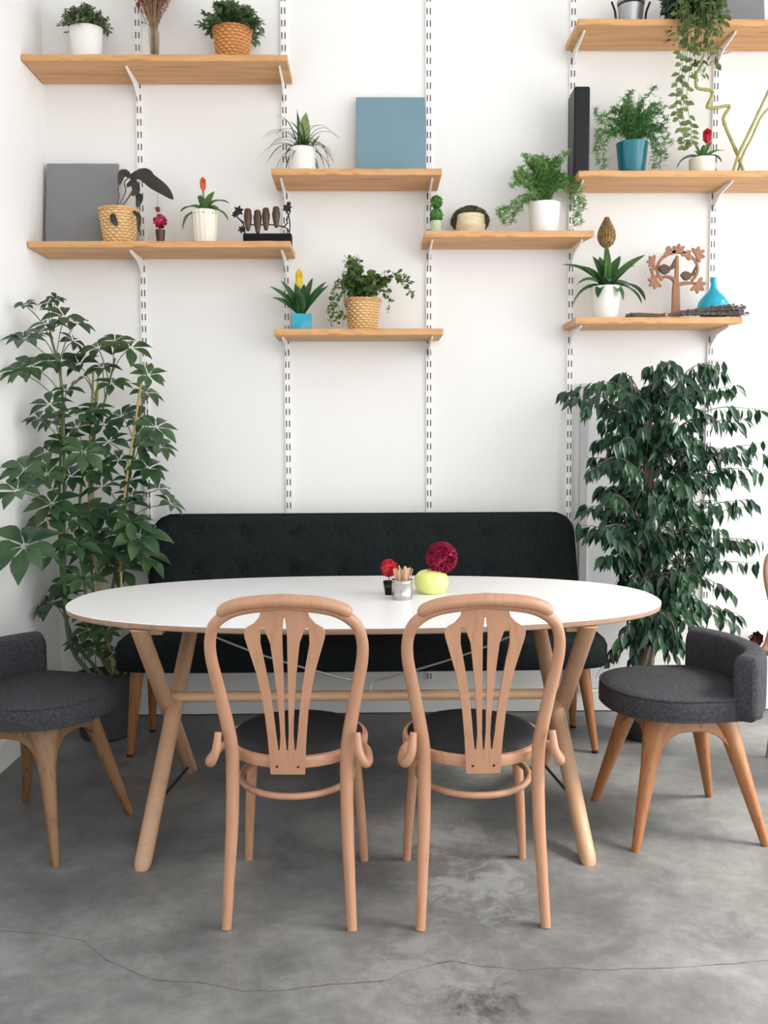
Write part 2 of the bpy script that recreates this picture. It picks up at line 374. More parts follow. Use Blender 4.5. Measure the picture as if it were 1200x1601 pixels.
# ------------------------------------------------------------------ the room
D = 4.4814          # back wall
XL = -1.457         # left wall
XR, YB, ZC = 3.1, -2.4, 3.9
def floor_mat():
    mt, nt, b = nodes_of('polished_concrete'); L = nt.links.new
    tc = N(nt, 'ShaderNodeTexCoord')
    def noi(sc, det, ro=0.6, dist=0.0, loc=(0, 0, 0)):
        mp = N(nt, 'ShaderNodeMapping', Location=loc); L(tc.outputs['Object'], mp.inputs['Vector'])
        n = N(nt, 'ShaderNodeTexNoise', Scale=sc, Detail=det, Roughness=ro, Distortion=dist); L(mp.outputs['Vector'], n.inputs['Vector']); return n
    n1 = noi(1.5, 8, 0.62, 0.4)
    r1 = N(nt, 'ShaderNodeValToRGB'); e = r1.color_ramp.elements
    e[0].position = 0.30; e[0].color = (0.095, 0.098, 0.098, 1); e[1].position = 0.72; e[1].color = (0.26, 0.26, 0.258, 1)
    L(n1.outputs['Fac'], r1.inputs['Fac'])
    n2 = noi(5.0, 10, 0.74, 0.5, (3, 1, 0))
    r2 = N(nt, 'ShaderNodeValToRGB'); e = r2.color_ramp.elements
    e[0].position = 0.30; e[0].color = (0.70, 0.70, 0.70, 1); e[1].position = 0.68; e[1].color = (1.25, 1.25, 1.25, 1)
    L(n2.outputs['Fac'], r2.inputs['Fac'])
    mu = N(nt, 'ShaderNodeMix', data_type='RGBA', blend_type='MULTIPLY'); mu.inputs[0].default_value = 1
    L(r1.outputs['Color'], mu.inputs[6]); L(r2.outputs['Color'], mu.inputs[7])
    n3 = noi(22, 8, 0.75, 0.3, (5, 2, 0))
    r3 = N(nt, 'ShaderNodeValToRGB'); e = r3.color_ramp.elements
    e[0].position = 0.33; e[0].color = (0.80, 0.80, 0.80, 1); e[1].position = 0.62; e[1].color = (1.10, 1.10, 1.10, 1)
    L(n3.outputs['Fac'], r3.inputs['Fac'])
    mu2 = N(nt, 'ShaderNodeMix', data_type='RGBA', blend_type='MULTIPLY'); mu2.inputs[0].default_value = .8
    L(mu.outputs[2], mu2.inputs[6]); L(r3.outputs['Color'], mu2.inputs[7]); mu = mu2
    sep = N(nt, 'ShaderNodeSeparateXYZ'); L(tc.outputs['Object'], sep.inputs[0])
    def math_(op, a, b_=None, clamp=False):
        n = N(nt, 'ShaderNodeMath', operation=op); n.use_clamp = clamp
        for i, q in enumerate([a, b_]):
            if q is None: continue
            if isinstance(q, (int, float)): n.inputs[i].default_value = q
            else: L(q, n.inputs[i])
        return n.outputs[0]
    last = mu.outputs[2]
    # blotchy stains that belong to the slab (a rough patch near the front, a scuffed pale patch)
    for (px, py, rad, colr, amt) in [(752, 1568, 0.085, (0.06, 0.06, 0.063), 0.9), (590, 1480, 0.08, (0.10, 0.10, 0.10), .45), (850, 1440, 0.12, (0.12, 0.12, 0.12), .35),
                                     (745, 1385, 0.16, (0.36, 0.37, 0.39), 0.55), (700, 1310, 0.14, (0.34, 0.34, 0.35), .4), (670, 1525, 0.16, (0.32, 0.32, 0.32), 0.4)]:
        P = atz(px, py, 0)
        dx = math_('SUBTRACT', sep.outputs[0], P.x); dy = math_('MULTIPLY', math_('SUBTRACT', sep.outputs[1], P.y), 0.8)
        dist = math_('SQRT', math_('ADD', math_('MULTIPLY', dx, dx), math_('MULTIPLY', dy, dy)))
        nn = noi(9, 6, 0.75, 0.6, (px, py, 0)).outputs['Fac']
        v = math_('SUBTRACT', 1.0, math_('DIVIDE', dist, rad))
        v = math_('ADD', v, math_('MULTIPLY', math_('SUBTRACT', nn, 0.50), 7.0), )
        near = math_('MULTIPLY', math_('SUBTRACT', 1.0, math_('DIVIDE', dist, rad * 1.9), True), 2.2, True)
        v = math_('MULTIPLY', math_('MULTIPLY', v, near, True), amt, True)
        mx = N(nt, 'ShaderNodeMix', data_type='RGBA'); L(v, mx.inputs[0]); L(last, mx.inputs[6]); mx.inputs[7].default_value = c4(colr)
        last = mx.outputs[2]
    # the hairline crack running across the slab
    crack = [(-60, 1452), (60, 1459), (130, 1470), (165, 1500), (235, 1532), (310, 1536), (380, 1549), (430, 1551), (520, 1538), (605, 1533), (640, 1517), (680, 1506), (705, 1503), (760, 1512), (810, 1517), (880, 1513), (930, 1517), (1060, 1513), (1130, 1508), (1200, 1502), (1290, 1496)]
    P = [atz(x, y, 0) for x, y in crack]
    x0, x1 = P[0].x, P[-1].x; y0, y1 = min(p.y for p in P) - .05, max(p.y for p in P) + .05
    fc = N(nt, 'ShaderNodeFloatCurve'); cv = fc.mapping.curves[0]
    cv.points[0].location = (0, (P[0].y - y0) / (y1 - y0)); cv.points[1].location = (1, (P[-1].y - y0) / (y1 - y0))
    for p in P[1:-1]:
        q = cv.points.new((p.x - x0) / (x1 - x0), (p.y - y0) / (y1 - y0)); q.handle_type = 'VECTOR'
    fc.mapping.update()
    wob = noi(9, 6, 0.7).outputs['Fac']
    xs = math_('ADD', math_('DIVIDE', math_('SUBTRACT', sep.outputs[0], x0), x1 - x0), math_('MULTIPLY', math_('SUBTRACT', wob, .5), 0.006))
    L(xs, fc.inputs['Value'])
    yc = math_('ADD', math_('MULTIPLY', fc.outputs[0], y1 - y0), y0 )
    yc = math_('ADD', yc, math_('MULTIPLY', math_('SUBTRACT', wob, .5), 0.03))
    dd = math_('ABSOLUTE', math_('SUBTRACT', sep.outputs[1], yc))
    w2 = math_('MULTIPLY', noi(14, 3, 0.6, 0, (7, 7, 7)).outputs['Fac'], 0.0055)
    k = math_('SUBTRACT', 1.0, math_('DIVIDE', dd, math_('MAXIMUM', math_('SUBTRACT', w2, 0.0006), 0.0004)), True)
    k = math_('MULTIPLY', k, 1.1, True)
    mx = N(nt, 'ShaderNodeMix', data_type='RGBA'); L(k, mx.inputs[0]); L(last, mx.inputs[6]); mx.inputs[7].default_value = (0.03, 0.03, 0.03, 1)
    L(mx.outputs[2], b.inputs['Base Color'])
    rg = N(nt, 'ShaderNodeMapRange'); rg.inputs['To Min'].default_value = 0.34; rg.inputs['To Max'].default_value = 0.62
    L(n2.outputs['Fac'], rg.inputs['Value']); L(rg.outputs[0], b.inputs['Roughness'])
    bp = N(nt, 'ShaderNodeBump', Strength=0.08, Distance=0.004); L(n2.outputs['Fac'], bp.inputs['Height']); L(bp.outputs['Normal'], b.inputs['Normal'])
    return mt
g = G(); g.box(((XL + XR) / 2, (YB + D) / 2, -0.05), (XR - XL + .4, D - YB + .4, 0.1)); struct('floor', g, floor_mat(), smooth=False)
g = G(); g.box(((XL + XR) / 2, (YB + D) / 2, ZC + .05), (XR - XL + .4, D - YB + .4, 0.1)); struct('ceiling', g, M_CEIL, smooth=False)
g = G(); g.box(((XL + XR) / 2, D + .1, ZC / 2), (XR - XL + .4, 0.2, ZC)); struct('wall_back', g, M_WALL, smooth=False)
g = G(); g.box((XL - .1, (YB + D) / 2, ZC / 2), (0.2, D - YB, ZC)); struct('wall_left', g, M_WALL, smooth=False)
def wall_with_openings(name, axis, pos, a0, a1, ops):
    """wall slab of 0.2 m with rectangular openings ops = (a_from, a_to, z_from, z_to)"""
    g = G()
    def bx(u0, u1, z0, z1):
        if u1 - u0 < 1e-4 or z1 - z0 < 1e-4: return
        c = ((u0 + u1) / 2, (z0 + z1) / 2)
        if axis == 'Y': g.box((pos, c[0], c[1]), (0.2, u1 - u0, z1 - z0))
        else: g.box((c[0], pos, c[1]), (u1 - u0, 0.2, z1 - z0))
    cur = a0
    for (u0, u1, z0, z1) in ops:
        bx(cur, u0, 0, ZC); bx(u0, u1, 0, z0); bx(u0, u1, z1, ZC); cur = u1
    bx(cur, a1, 0, ZC)
    struct(name, g, M_WALL, smooth=False)
OPR = [(-1.6, 0.9, 0.25, 3.5), (1.15, 4.15, 0.15, 3.6)]
OPB = [(0.2, 2.7, 0.9, 3.3)]
wall_with_openings('wall_right', 'Y', XR + .1, YB, D, OPR)
wall_with_openings('wall_rear', 'X', YB - .1, XL, XR, OPB)
M_FRAME = mat('window_frame_paint', (0.75, 0.75, 0.74), 0.4)
wn = 0
for ax, pos, ops in (('Y', XR + .1, OPR), ('X', YB - .1, OPB)):
    for (u0, u1, z0, z1) in ops:
        wn += 1; g = G(); nm = 2
        def fb(u, z, du, dz):
            if ax == 'Y': g.box((pos, u, z), (0.06, du, dz))
            else: g.box((u, pos, z), (du, 0.06, dz))
        for i in range(nm + 2):
            u = u0 + .03 + (u1 - u0 - .06) * i / (nm + 1); fb(u, (z0 + z1) / 2, 0.06, z1 - z0)
        fb((u0 + u1) / 2, z0 + .03, u1 - u0, 0.06); fb((u0 + u1) / 2, z1 - .03, u1 - u0, 0.06)
        struct('window_%d' % wn, g, M_FRAME, smooth=False)
# baseboard and the vertical cable trunking by the fig
bz = at(1150, 1077, D).z
g = G(); g.box(((XL + XR) / 2, D - .008, bz / 2 + .004), (XR - XL, 0.016, bz)); struct('baseboard_back', g, M_WHITE, bevel=.003)
g = G(); g.box((XL + .006, (YB + D) / 2 - .02, .055), (0.012, D - YB - .04, 0.11)); struct('baseboard_left', g, M_WALL, bevel=.002)
a = at(904, 600, D); b_ = at(917, 600, D)
M_TRUNK = mat('trunking_grey', (0.56, 0.56, 0.57), 0.5)
g = G(); g.box(((a.x + b_.x) / 2 + .004, D - .014, (a.z + .1) / 2), (b_.x - a.x, 0.028, a.z - .1)); struct('trim_1', g, M_TRUNK, bevel=.003)
g = G(); pz = at(960, 620, D).z
g.box((b_.x + .14, D - .006, pz / 2 + .06), (0.27, 0.012, pz - .1)); struct('trim_2', g, mat('bluish_panel', (0.79, 0.80, 0.83), 0.55), bevel=.002)  # flat panel added for the paler bluish strip right of the trunking

# ------------------------------------------------------------------ shelf rails
RX0, RS = -1.08062 * CAM_H / 1.37, 0.69159 * CAM_H / 1.37
def rail_mat():
    mt, nt, b = nodes_of('slotted_rail'); L = nt.links.new
    tc = N(nt, 'ShaderNodeTexCoord'); sep = N(nt, 'ShaderNodeSeparateXYZ'); L(tc.outputs['Object'], sep.inputs[0])
    def mth(op, a, b_=None):
        n = N(nt, 'ShaderNodeMath', operation=op)
        for i, q in enumerate([a, b_]):
            if q is None: continue
            if isinstance(q, (int, float)): n.inputs[i].default_value = q
            else: L(q, n.inputs[i])
        return n.outputs[0]
    ax = mth('ABSOLUTE', mth('SUBTRACT', mth('ABSOLUTE', sep.outputs[0]), 0.0070)); inx = mth('LESS_THAN', ax, 0.0028)
    fz = mth('FRACT', mth('DIVIDE', sep.outputs[2], 0.0545)); inz = mth('LESS_THAN', fz, 0.52)
    fr = mth('LESS_THAN', sep.outputs[1], -0.0125)
    k = mth('MULTIPLY', mth('MULTIPLY', inx, inz), fr)
    mx = N(nt, 'ShaderNodeMix', data_type='RGBA'); L(k, mx.inputs[0]); mx.inputs[6].default_value = (.84, .84, .83, 1); mx.inputs[7].default_value = (.06, .06, .065, 1)
    L(mx.outputs[2], b.inputs['Base Color']); b.inputs['Roughness'].default_value = .4
    return mt
def make_rail():
    t = thing('shelf_rail', '', 'shelf rail', (0, D, 0), 0, 'white slotted rails on the back wall')
    g = G(); w = 0.027; z0, z1 = 0.16, 3.86
    g.box((0, -.0065, (z0 + z1) / 2), (w, 0.013, z1 - z0)); obj('channel', g, rail_mat(), t, smooth=False)
    return t
rail_labels = ['slotted white wall rail nearest the left wall, rising behind the umbrella plant',
    'slotted white wall rail at the right ends of the two long left shelves',
    'slotted white wall rail in the middle, passing right beside the blue canvas',
    'slotted white wall rail just left of the black box and fig tree',
    'slotted white wall rail rising behind the blue vase and the fig tree crown']
r0 = make_rail()
for i, lb in enumerate(rail_labels):
    X = RX0 + i * RS
    if i == 0: r0.location.x = X; r0['label'] = lb
    else: dup(r0, lb, (X, D, 0), 0)
RAILX = [RX0 + i * RS for i in range(7)]

# ------------------------------------------------------------------ shelves
K = CAM_H / 1.37
SW, ST = 0.281, 0.0277
def shelf(label, x0, x1, ztop, rails, cutr=0.0, cutl=0.0):
    t = thing('wall_shelf', label, 'shelf', ((x0 + x1) / 2, D, ztop), 0, 'oak shelves on the back wall')
    hx = (x1 - x0) / 2; g = G(); nseg = 24
    yb, yf = -.014, -SW
    R = []
    for i in range(nseg + 1):
        u = i / nseg
        xf = -hx + 2 * hx * u; xb = (-hx + cutl) + (2 * hx - cutl - cutr) * u
        wv = 0.0025 * math.sin(i * 1.7 + x0 * 9) + 0.0018 * math.sin(i * 3.1)
        R.append([V((xf, yf + wv, 0)), V((xb, yb, 0)), V((xb, yb, -ST)), V((xf, yf + wv, -ST))])
    g.rings(R); obj('board', g, M_SHELF, t, bevel=.0025)
    for rx in rails:
        lx = rx - (x0 + x1) / 2
        P = [(-.0135, -ST), (-.235, -ST), (-.237, -ST - .010), (-.10, -ST - .028), (-.03, -ST - .065), (-.0135, -ST - .085)]
        g = G(); n = len(P); hw = .0035
        vs = [V((lx - hw, y, z)) for y, z in P] + [V((lx + hw, y, z)) for y, z in P]
        g.add(vs, [tuple(range(n)), tuple(range(2 * n - 1, n - 1, -1))] + [(i, i + n, (i + 1) % n + n, (i + 1) % n) for i in range(n)])
        obj('bracket', g, M_WHITE, t, smooth=False, bevel=.001)
    return t
Z = dict(tl=3.092 * K, s2=2.273 * K, mid=2.594 * K, e=1.878 * K, mr=2.318 * K, tr=3.251 * K, dr=1.927 * K)
Z['r2'] = at(1100, 266.5, D - SW).z
shelf('long oak shelf highest at the left, holding the dried flowers', XL + .004, -.349 * K, Z['tl'], RAILX[0:2])
shelf('long oak shelf at the left holding the grey canvas and carved birds', XL + .004, -.345 * K, Z['s2'], RAILX[0:2])
shelf('short oak shelf holding the blue canvas', -.428 * K, .343 * K, Z['mid'], RAILX[1:3])
shelf('short oak shelf holding the blue cube pot and the ivy basket, lowest in the middle', -.427 * K, .350 * K, Z['e'], RAILX[1:3])
shelf('oak shelf holding the double topiary and moss dome', .265 * K, 1.038 * K, Z['mr'], RAILX[2:4], cutr=.05)
shelf('oak shelf highest at the right, with the trailing plant hanging over it', .956 * K, 2.55, Z['tr'], [RAILX[3], RAILX[4], RAILX[5]])
shelf('long oak shelf at the right holding the black box and teal pot', .965 * K, 2.55, Z['r2'], [RAILX[3] + .001, RAILX[4], RAILX[5]])
shelf('oak shelf holding the blue vase and wooden bird tree', .956 * K, 1.728 * K, Z['dr'], RAILX[3:5], cutr=.045)

# ------------------------------------------------------------------ generic pots
def pot(parent, prof, mt, wall=0.006, seg=40, name='pot', fn=None, soil=True, soilmat=None, sx=1, sy=1):
    """prof: outer (r, z) from the bottom up; adds thickness and the soil"""
    g = G(); rt, zt = prof[-1]; z0 = prof[0][1]
    inner = [(max(r - wall, .001), z) for r, z in reversed(prof) if z > z0 + wall] + [(max(prof[0][0] - wall, .001), z0 + wall)]
    g.lathe([(prof[0][0] * .6, z0)] + list(prof) + [(rt - wall * .5, zt + wall * .25)] + inner, seg, fn=fn, sx=sx, sy=sy)
    o = obj(name, g, mt, parent)
    if soil:
        g = G(); rs = rt - wall * .9; zs = zt - max(.012, wall * 1.5)
        g.lathe([(rs * .97, zs - .01), (rs, zs), (rs * .5, zs + .004), (.002, zs + .006)], 24, sx=sx, sy=sy)
        obj('soil', g, soilmat or M_SOIL, parent)
    return o
def basket(parent, rb, rt, h, mt, rows=14, cols=22):
    n = rows * 4; seg = cols * 6; rim_m = mt
    mt = weave('woven_' + mt.name, {'wicker_straw': (.74, .47, .21), 'wicker_orange': (.60, .26, .075)}[mt.name], {'wicker_straw': (.36, .19, .07), 'wicker_orange': (.24, .08, .02)}[mt.name], cols, h / rows)
    prof = [(rb + (rt - rb) * i / n, h * i / n) for i in range(n + 1)]
    def fn(k, j, t, r, z):
        if k < 1 or k > n + 1: return r
        row = (k - 1) / 4
        return r + .0030 * math.cos(t * cols + (PI if int(row) % 2 else 0)) * abs(math.sin(PI * row)) ** .5
    pot(parent, prof, mt, 0.007, seg, 'basket', fn=fn)
    g = G(); seg2 = 60
    for ph in (0, PI):
        g.tube([V(((rt + .001) * math.cos(2 * PI * i / seg2), (rt + .001) * math.sin(2 * PI * i / seg2), h + .003 * math.sin(i * 1.3 + ph))) for i in range(seg2)], .0045, 6, closed=True)
    obj('rim', g, rim_m, parent)
def rdir(elmin, elmax):
    a = rr(0, 2 * PI); e = math.radians(rr(elmin, elmax)); return V((math.cos(a) * math.cos(e), math.sin(a) * math.cos(e), math.sin(e)))
def bush(parent, c, rx, rz, n, L, W, mt, ry=None, name='foliage', droop=.5, seedpt=None, stemr=.0012):
    """small leafed mound: stems fan out of the pot and bear pairs of leaves"""
    g = G(); gs = G(); ry = ry or rx; c = V(c)
    for i in range(n):
        d = rdir(5, 88); e = c + V((d.x * rx, d.y * ry, d.z * rz)) * rr(.72, 1.05)
        mid = c + (e - c) * .5 + V((0, 0, .12 * rz)); P = crom([c, mid, e], 4)
        gs.tube(P, stemr, 4)
        for k in range(3, len(P)):
            for q in range(3):
                dd = (rdir(-30, 60) + (P[k] - P[k - 1]).normalized() * .7)
                g.leaf(P[k], dd, (0, 0, 1), L * rr(.7, 1.2), W * rr(.7, 1.2), droop, .15, shape=[.1, 1, .7, 0])
    obj(name, g, mt, parent, fix=False); obj('stems', gs, M_STEMG, parent)
def place(px, key, y=-0.13, name_z=None):
    """a spot on a shelf under a given picture column"""
    Y = D + y; zt = Z[key]
    P = at(px, 500, Y); Q = at(px, 400, Y)
    t = (zt - P.z) / (Q.z - P.z); return V((P.x + (Q.x - P.x) * t, Y, zt))
def hgt(px, py, loc): return at(px, py, loc.y).z - loc.z
S = 1 / 347.0      # metres per picture pixel on the shelves, roughly

# ---- top left shelf
p = place(136, 'tl', -.13)
t = thing('potted_plant', 'white oval pot of grey-green small-leaved bush near the left end of the top left shelf', 'potted plant', p, 0, 'potted plants on the shelves')
h = hgt(136, 45, p)
pot(t, [(.058, 0), (.062, .01), (.070, h * .6), (.073, h)], M_CERAMIC, sy=.8)
bush(t, (0, 0, h - .012), .112, .100, 210, .018, .010, L_BUSH2)
p = place(242, 'tl', -.13)
t = thing('glass_vase', 'slim clear glass vase standing between the pots on the top left shelf', 'vase', p)
g = G(); g.lathe([(.026, 0), (.028, .004), (.022, .06), (.026, .16), (.0235, .16), (.0195, .06), (.020, .008), (.002, .007)], 28); obj('body', g, M_CLEAR, t)
t = thing('dried_flower_bunch', 'tall bunch of dried reddish flowers and stems on the top left shelf', 'dried flowers', p + V((0, 0, .008)))
g = G(); gh = G()
for i in range(110):
    a = rr(0, 2 * PI); r = rr(0, .018); q = rr(.015, .075) if i % 5 else rr(.07, .12); a2 = a + rr(-.4, .4); H = rr(.27, .46)
    base = V((r * math.cos(a), r * math.sin(a), .0)); top = V((q * math.cos(a2), q * .8 * math.sin(a2), H))
    P = crom([base, base * .9 + V((0, 0, .15)), top * V((.6, .6, 0)).length + V((0, 0, 0)) if False else V((top.x * .5, top.y * .5, H * .7)), top], 4)
    g.tube(P, .0015, 4)
    gh.ball(top, rr(.008, .015), 7, 5, .5, (1, 1, 1.2), 90)
    for k in range(5):
        gh.leaf(P[-2 - k % 4], rdir(-20, 60), (0, 0, 1), rr(.012, .022), .007, .3, .2, shape=[.2, 1, 0])
for i in range(16):
    a = rr(0, 6.28); z = rr(.18, .34); gh.ball((rr(.02, .07) * math.cos(a), rr(.02, .06) * math.sin(a), z), .005, 6, 4)
obj('stems', g, M_DRY, t); obj('flower_heads', gh, M_DRYR, t)
p = place(364, 'tl', -.14)
t = thing('potted_plant', 'orange wicker basket of small-leaved bush at the right end of the top left shelf', 'potted plant', p, 0, 'potted plants on the shelves')
h = hgt(364, 50, p)
basket(t, .066, .084, h, M_WICK2, 11, 17)
bush(t, (0, 0, h - .01), .142, .115, 120, .032, .017, L_BUSH)

# ---- second left shelf
def canvas(x0, x1, ytop, key, mt, label, lean=.06, grp='plain canvases leaning on the wall', ztop=None, thick=.018):
    pa = place(x0, key, -.10); pb = place(x1, key, -.10)
    c = (pa + pb) / 2; w = pb.x - pa.x; H = ztop or hgt((x0 + x1) / 2, ytop, V((c.x, D - .05, Z[key])))
    t = thing('canvas', label, 'canvas', (c.x, D - .02 - lean - .02, Z[key] + thick * lean / H), 0, grp)
    g = G(); sh = V((0, lean / H, 0))
    M = Matrix.Rotation(-math.atan(lean / H), 3, 'X')
    g.box(M @ V((0, thick / 2, H / 2)), (w, thick, H), M); obj('front', g, mt, t, bevel=.002, smooth=True)
    g = G()
    for sx in (-1, 1): g.box(M @ V((sx * (w / 2 - .02), thick + .003, H / 2)), (.03, .008, H - .02), M)
    for zz in (.02, H - .02): g.box(M @ V((0, thick + .003, zz)), (w - .08, .008, .03), M)
    obj('stretcher_bar', g, M_STICK, t, smooth=False)
    return t
canvas(70, 183, 254, 's2', M_CANG, 'plain dark grey canvas leaning on the wall beside the wilting basket plant')
p = place(187, 's2', -.17)
t = thing('potted_plant', 'straw basket with a drooping dark wilted leafy plant beside the grey canvas', 'potted plant', p, 0, 'potted plants on the shelves')
h = hgt(187, 330, p)
basket(t, .064, .086, h, M_WICK, 12, 16)
g = G(); gs = G()
def big(pts, W, droopshape):
    P = crom(pts, 4); n = len(P); vs = []
    for i, q in enumerate(P):
        tn = (P[min(n - 1, i + 1)] - P[max(0, i - 1)]).normalized(); sd = tn.cross(V((0.25, -1, 0.35))).normalized()
        w = W * math.sin(PI * min(1, .08 + .92 * i / (n - 1))) ** .7 * .5 + .001
        vs += [q - sd * w + V((0, -.2 * w, -.35 * w)), q, q + sd * w + V((0, -.2 * w, -.35 * w))]
    fs = []
    for i in range(n - 1):
        a = 3 * i; fs += [(a, a + 1, a + 4, a + 3), (a + 1, a + 2, a + 5, a + 4)]
    g.add(vs, fs)
def lp(px, py, dy=0.0): return at(px, py, p.y + dy) - p
gs.tube(crom([(.0, 0, h), lp(206, 300), lp(214, 275), lp(226, 271)], 4), .004, 6)
gs.tube(crom([(-.01, 0, h), lp(196, 300), lp(194, 285), lp(203, 277)], 4), .003, 6)
gs.tube(crom([(-.02, 0, h), lp(186, 310), lp(184, 295), lp(188, 285)], 4), .003, 6)
big([lp(203, 276), lp(222, 270, -.02), lp(243, 284, -.03), lp(258, 296, -.04), lp(271, 312, -.05)], .062, 0)
big([lp(212, 272), lp(228, 268, .02), lp(240, 278, .02)], .05, 0)
big([lp(203, 277), lp(196, 268), lp(190, 272, -.02), lp(186, 290, -.03)], .035, 0)
big([lp(198, 290), lp(208, 283, -.03), lp(213, 296, -.05), lp(205, 306, -.05)], .035, 0)
big([lp(214, 300), lp(218, 308, -.02), lp(214, 325, -.03)], .03, 0)
big([lp(176, 333, -.08), lp(178, 342, -.095), lp(183, 354, -.1)], .028, 0)
big([lp(208, 330, -.06), lp(217, 338, -.07), lp(216, 365, -.06)], .02, 0)
obj('foliage', g, L_WILT, t, fix=False); obj('stems', gs, M_BARK, t)
# little topiary ball of red flowers
def redball(gt, c, r, n, mt=None):
    gt.ball(c, r * .82, 14, 10, .15)
    for i in range(n):
        d = rdir(-85, 85); d2 = (d + rdir(-60, 60) * .5).normalized()
        gt.leaf(V(c) + d * r * .75, d2, d.orthogonal(), r * .40, r * (.26 if n < 500 else .15), .0, .3, shape=[.5, 1, .5])
p = place(251, 's2', -.15)
t = thing('topiary_ornament', 'tiny dark pot with a red flower ball on a short trunk, on the left shelf', 'ornament', p)
g = G(); z0 = hgt(251, 346, p)
pot(t, [(.014, 0), (.020, z0 - .055), (.021, z0 - .038)], M_BIRDD, .003, 20)
g.tube([(0, 0, z0 - .05), (0.001, 0, z0)], .003, 6); obj('trunk', g, M_BARK, t)
g = G(); redball(g, (0, 0, z0), .028, 150); obj('flower', g, M_CRIM, t, fix=False)
q = at(245, 290, D - .06)
t = thing('hanging_ornament', 'small dark dried flower hanging on a thread above the red flower ball', 'ornament', (q.x, D - .013, q.z))
g = G(); e = at(245, 325, D - .06) - V(t.location); g.tube([(0, -.001, .0), (0, -.03, .004), (0, -.034, -.004), (0, e.y + .01, e.z + .03), (0, e.y + .01, e.z)], .0009, 5); obj('thread', g, M_DRY, t)
g = G()
for i in range(24): g.leaf(V((0, e.y + .01, e.z)), rdir(-80, 40), (0, 0, 1), rr(.012, .022), .009, .3, .2, shape=[.3, 1, 0])
g.ball((0, e.y + .01, e.z), .007, 8, 6, .3); obj('flower', g, M_DRYR, t, fix=False)

def bract(g, c, h, r, n=5, spread=.5):
    """upright flower of overlapping pointed bracts"""
    for k in range(n):
        for j in range(4):
            a = j * PI / 2 + k * .8; e = math.radians(84 - spread * 28 * (1 - k / n))
            d = V((math.cos(a) * math.cos(e), math.sin(a) * math.cos(e), math.sin(e)))
            g.leaf(V(c) + V((0, 0, h * .55 * k / n)), d, (math.cos(a) * -.9, math.sin(a) * -.9, .3), h * (.55 + .0 * k), r * 1.7, -.25, .35, shape=[.4, 1, .9, .0])
def bromeliad(t, base, leaves, mt, W=.03, fl=None, flm=None, fh=.07, fr=.014, stem=.1):
    g = G()
    for (az, el, L, dr) in leaves: g.strap(base, math.radians(az), math.radians(el), L, W * rr(.85, 1.1), dr, 9)
    obj('foliage', g, mt, t, fix=False)
    if flm:
        g = G(); b = V(base); top = b + V(fl); g.tube(crom([b, b + V(fl) * .6, top], 3), .0035, 6); obj('stem', g, M_STEMG, t)
        g = G(); g.ball(top + V((0, 0, fh * .35)), fr * .7, 10, 8, 0, (1, 1, fh * .5 / fr)); bract(g, top, fh, fr); obj('flower', g, flm, t, fix=False)
p = place(321, 's2', -.15)
t = thing('potted_plant', 'ribbed cream pot with a red and yellow bromeliad on the left shelf', 'potted plant', p, 0, 'potted plants on the shelves')
h = hgt(321, 331, p)
pot(t, [(.048, 0), (.050, .006), (.060, h - .006), (.062, h)], M_CREAM, .005, 96, fn=lambda k, j, a, r, z: r - (.0028 if (j % 6) in (0, 1) and 1 < k < 5 else 0))
bromeliad(t, (0, 0, h - .01), [(180, 58, .125, 2.0), (200, 45, .15, 3.2), (0, 55, .13, 2.6), (12, 72, .14, 2.2), (-30, 60, .11, 2.4), (100, 60, .1, 1), (250, 70, .09, 1.2), (150, 78, .09, .5), (40, 74, .12, .8), (168, 40, .12, 2.0)], L_BROM, .042, (-.006, 0, .10), M_REDY, .062, .015)
# carved birds on a branch
p = place(418, 's2', -.17)
t = thing('bird_sculpture', 'black wire branch with four carved wooden birds on a black base', 'sculpture', p)
def q2(px, py): v = at(px, py, p.y) - p; return V((v.x, 0, v.z))
zb = hgt(418, 367, p); x0, x1 = q2(381, 370).x, q2(456, 370).x
g = G(); g.box(((x0 + x1) / 2, 0, zb / 2), (x1 - x0, .06, zb)); obj('base', g, M_BLKMATTE, t, bevel=.002)
g = G()
for P in ([(383, 366), (381, 352), (376, 345), (366, 335)], [(372, 341), (382, 348), (400, 352), (418, 351), (436, 353), (448, 357), (453, 366)], [(452, 366), (453, 350), (450, 335), (444, 325)], [(447, 345), (453, 330), (449, 322)], [(379, 355), (374, 360)], [(442, 356), (450, 348)]):
    g.tube(crom([q2(*a) for a in P], 4), .0028, 6)
def star(c, r):
    for k in range(6): 
        a = k * PI / 3 + .3; g.leaf(V(c), (math.cos(a), -.15, math.sin(a)), (0, -1, 0), r, r * .55, 0, .2, shape=[.3, 1, 0])
for c, r in (((373, 330), .026), ((378, 359), .02), ((449, 326), .024), ((451, 319), .014), ((367, 336), .016)): star(q2(*c), r)
obj('branch', g, M_DARKMET, t)
for (bx, by, hh) in ((388, 345, .098), (403, 348, .102), (416, 344, .098), (432, 341, .092)):
    c = q2(bx, by); g = G()
    prof = [(0.0015, -.5), (.007, -.46), (.010, -.3), (.0145, 0), (.0155, .2), (.0125, .34), (.0130, .42), (.009, .49), (.002, .515)]
    g.lathe([(r * 1.18, z * hh) for r, z in prof], 16, (c.x, -.014, c.z), sy=1.1)
    g.lathe([(.0008, -.01), (.003, 0), (.0006, .001)], 6, (c.x, -.028, c.z + hh * .44)); obj('bird', g, M_BIRDD, t)

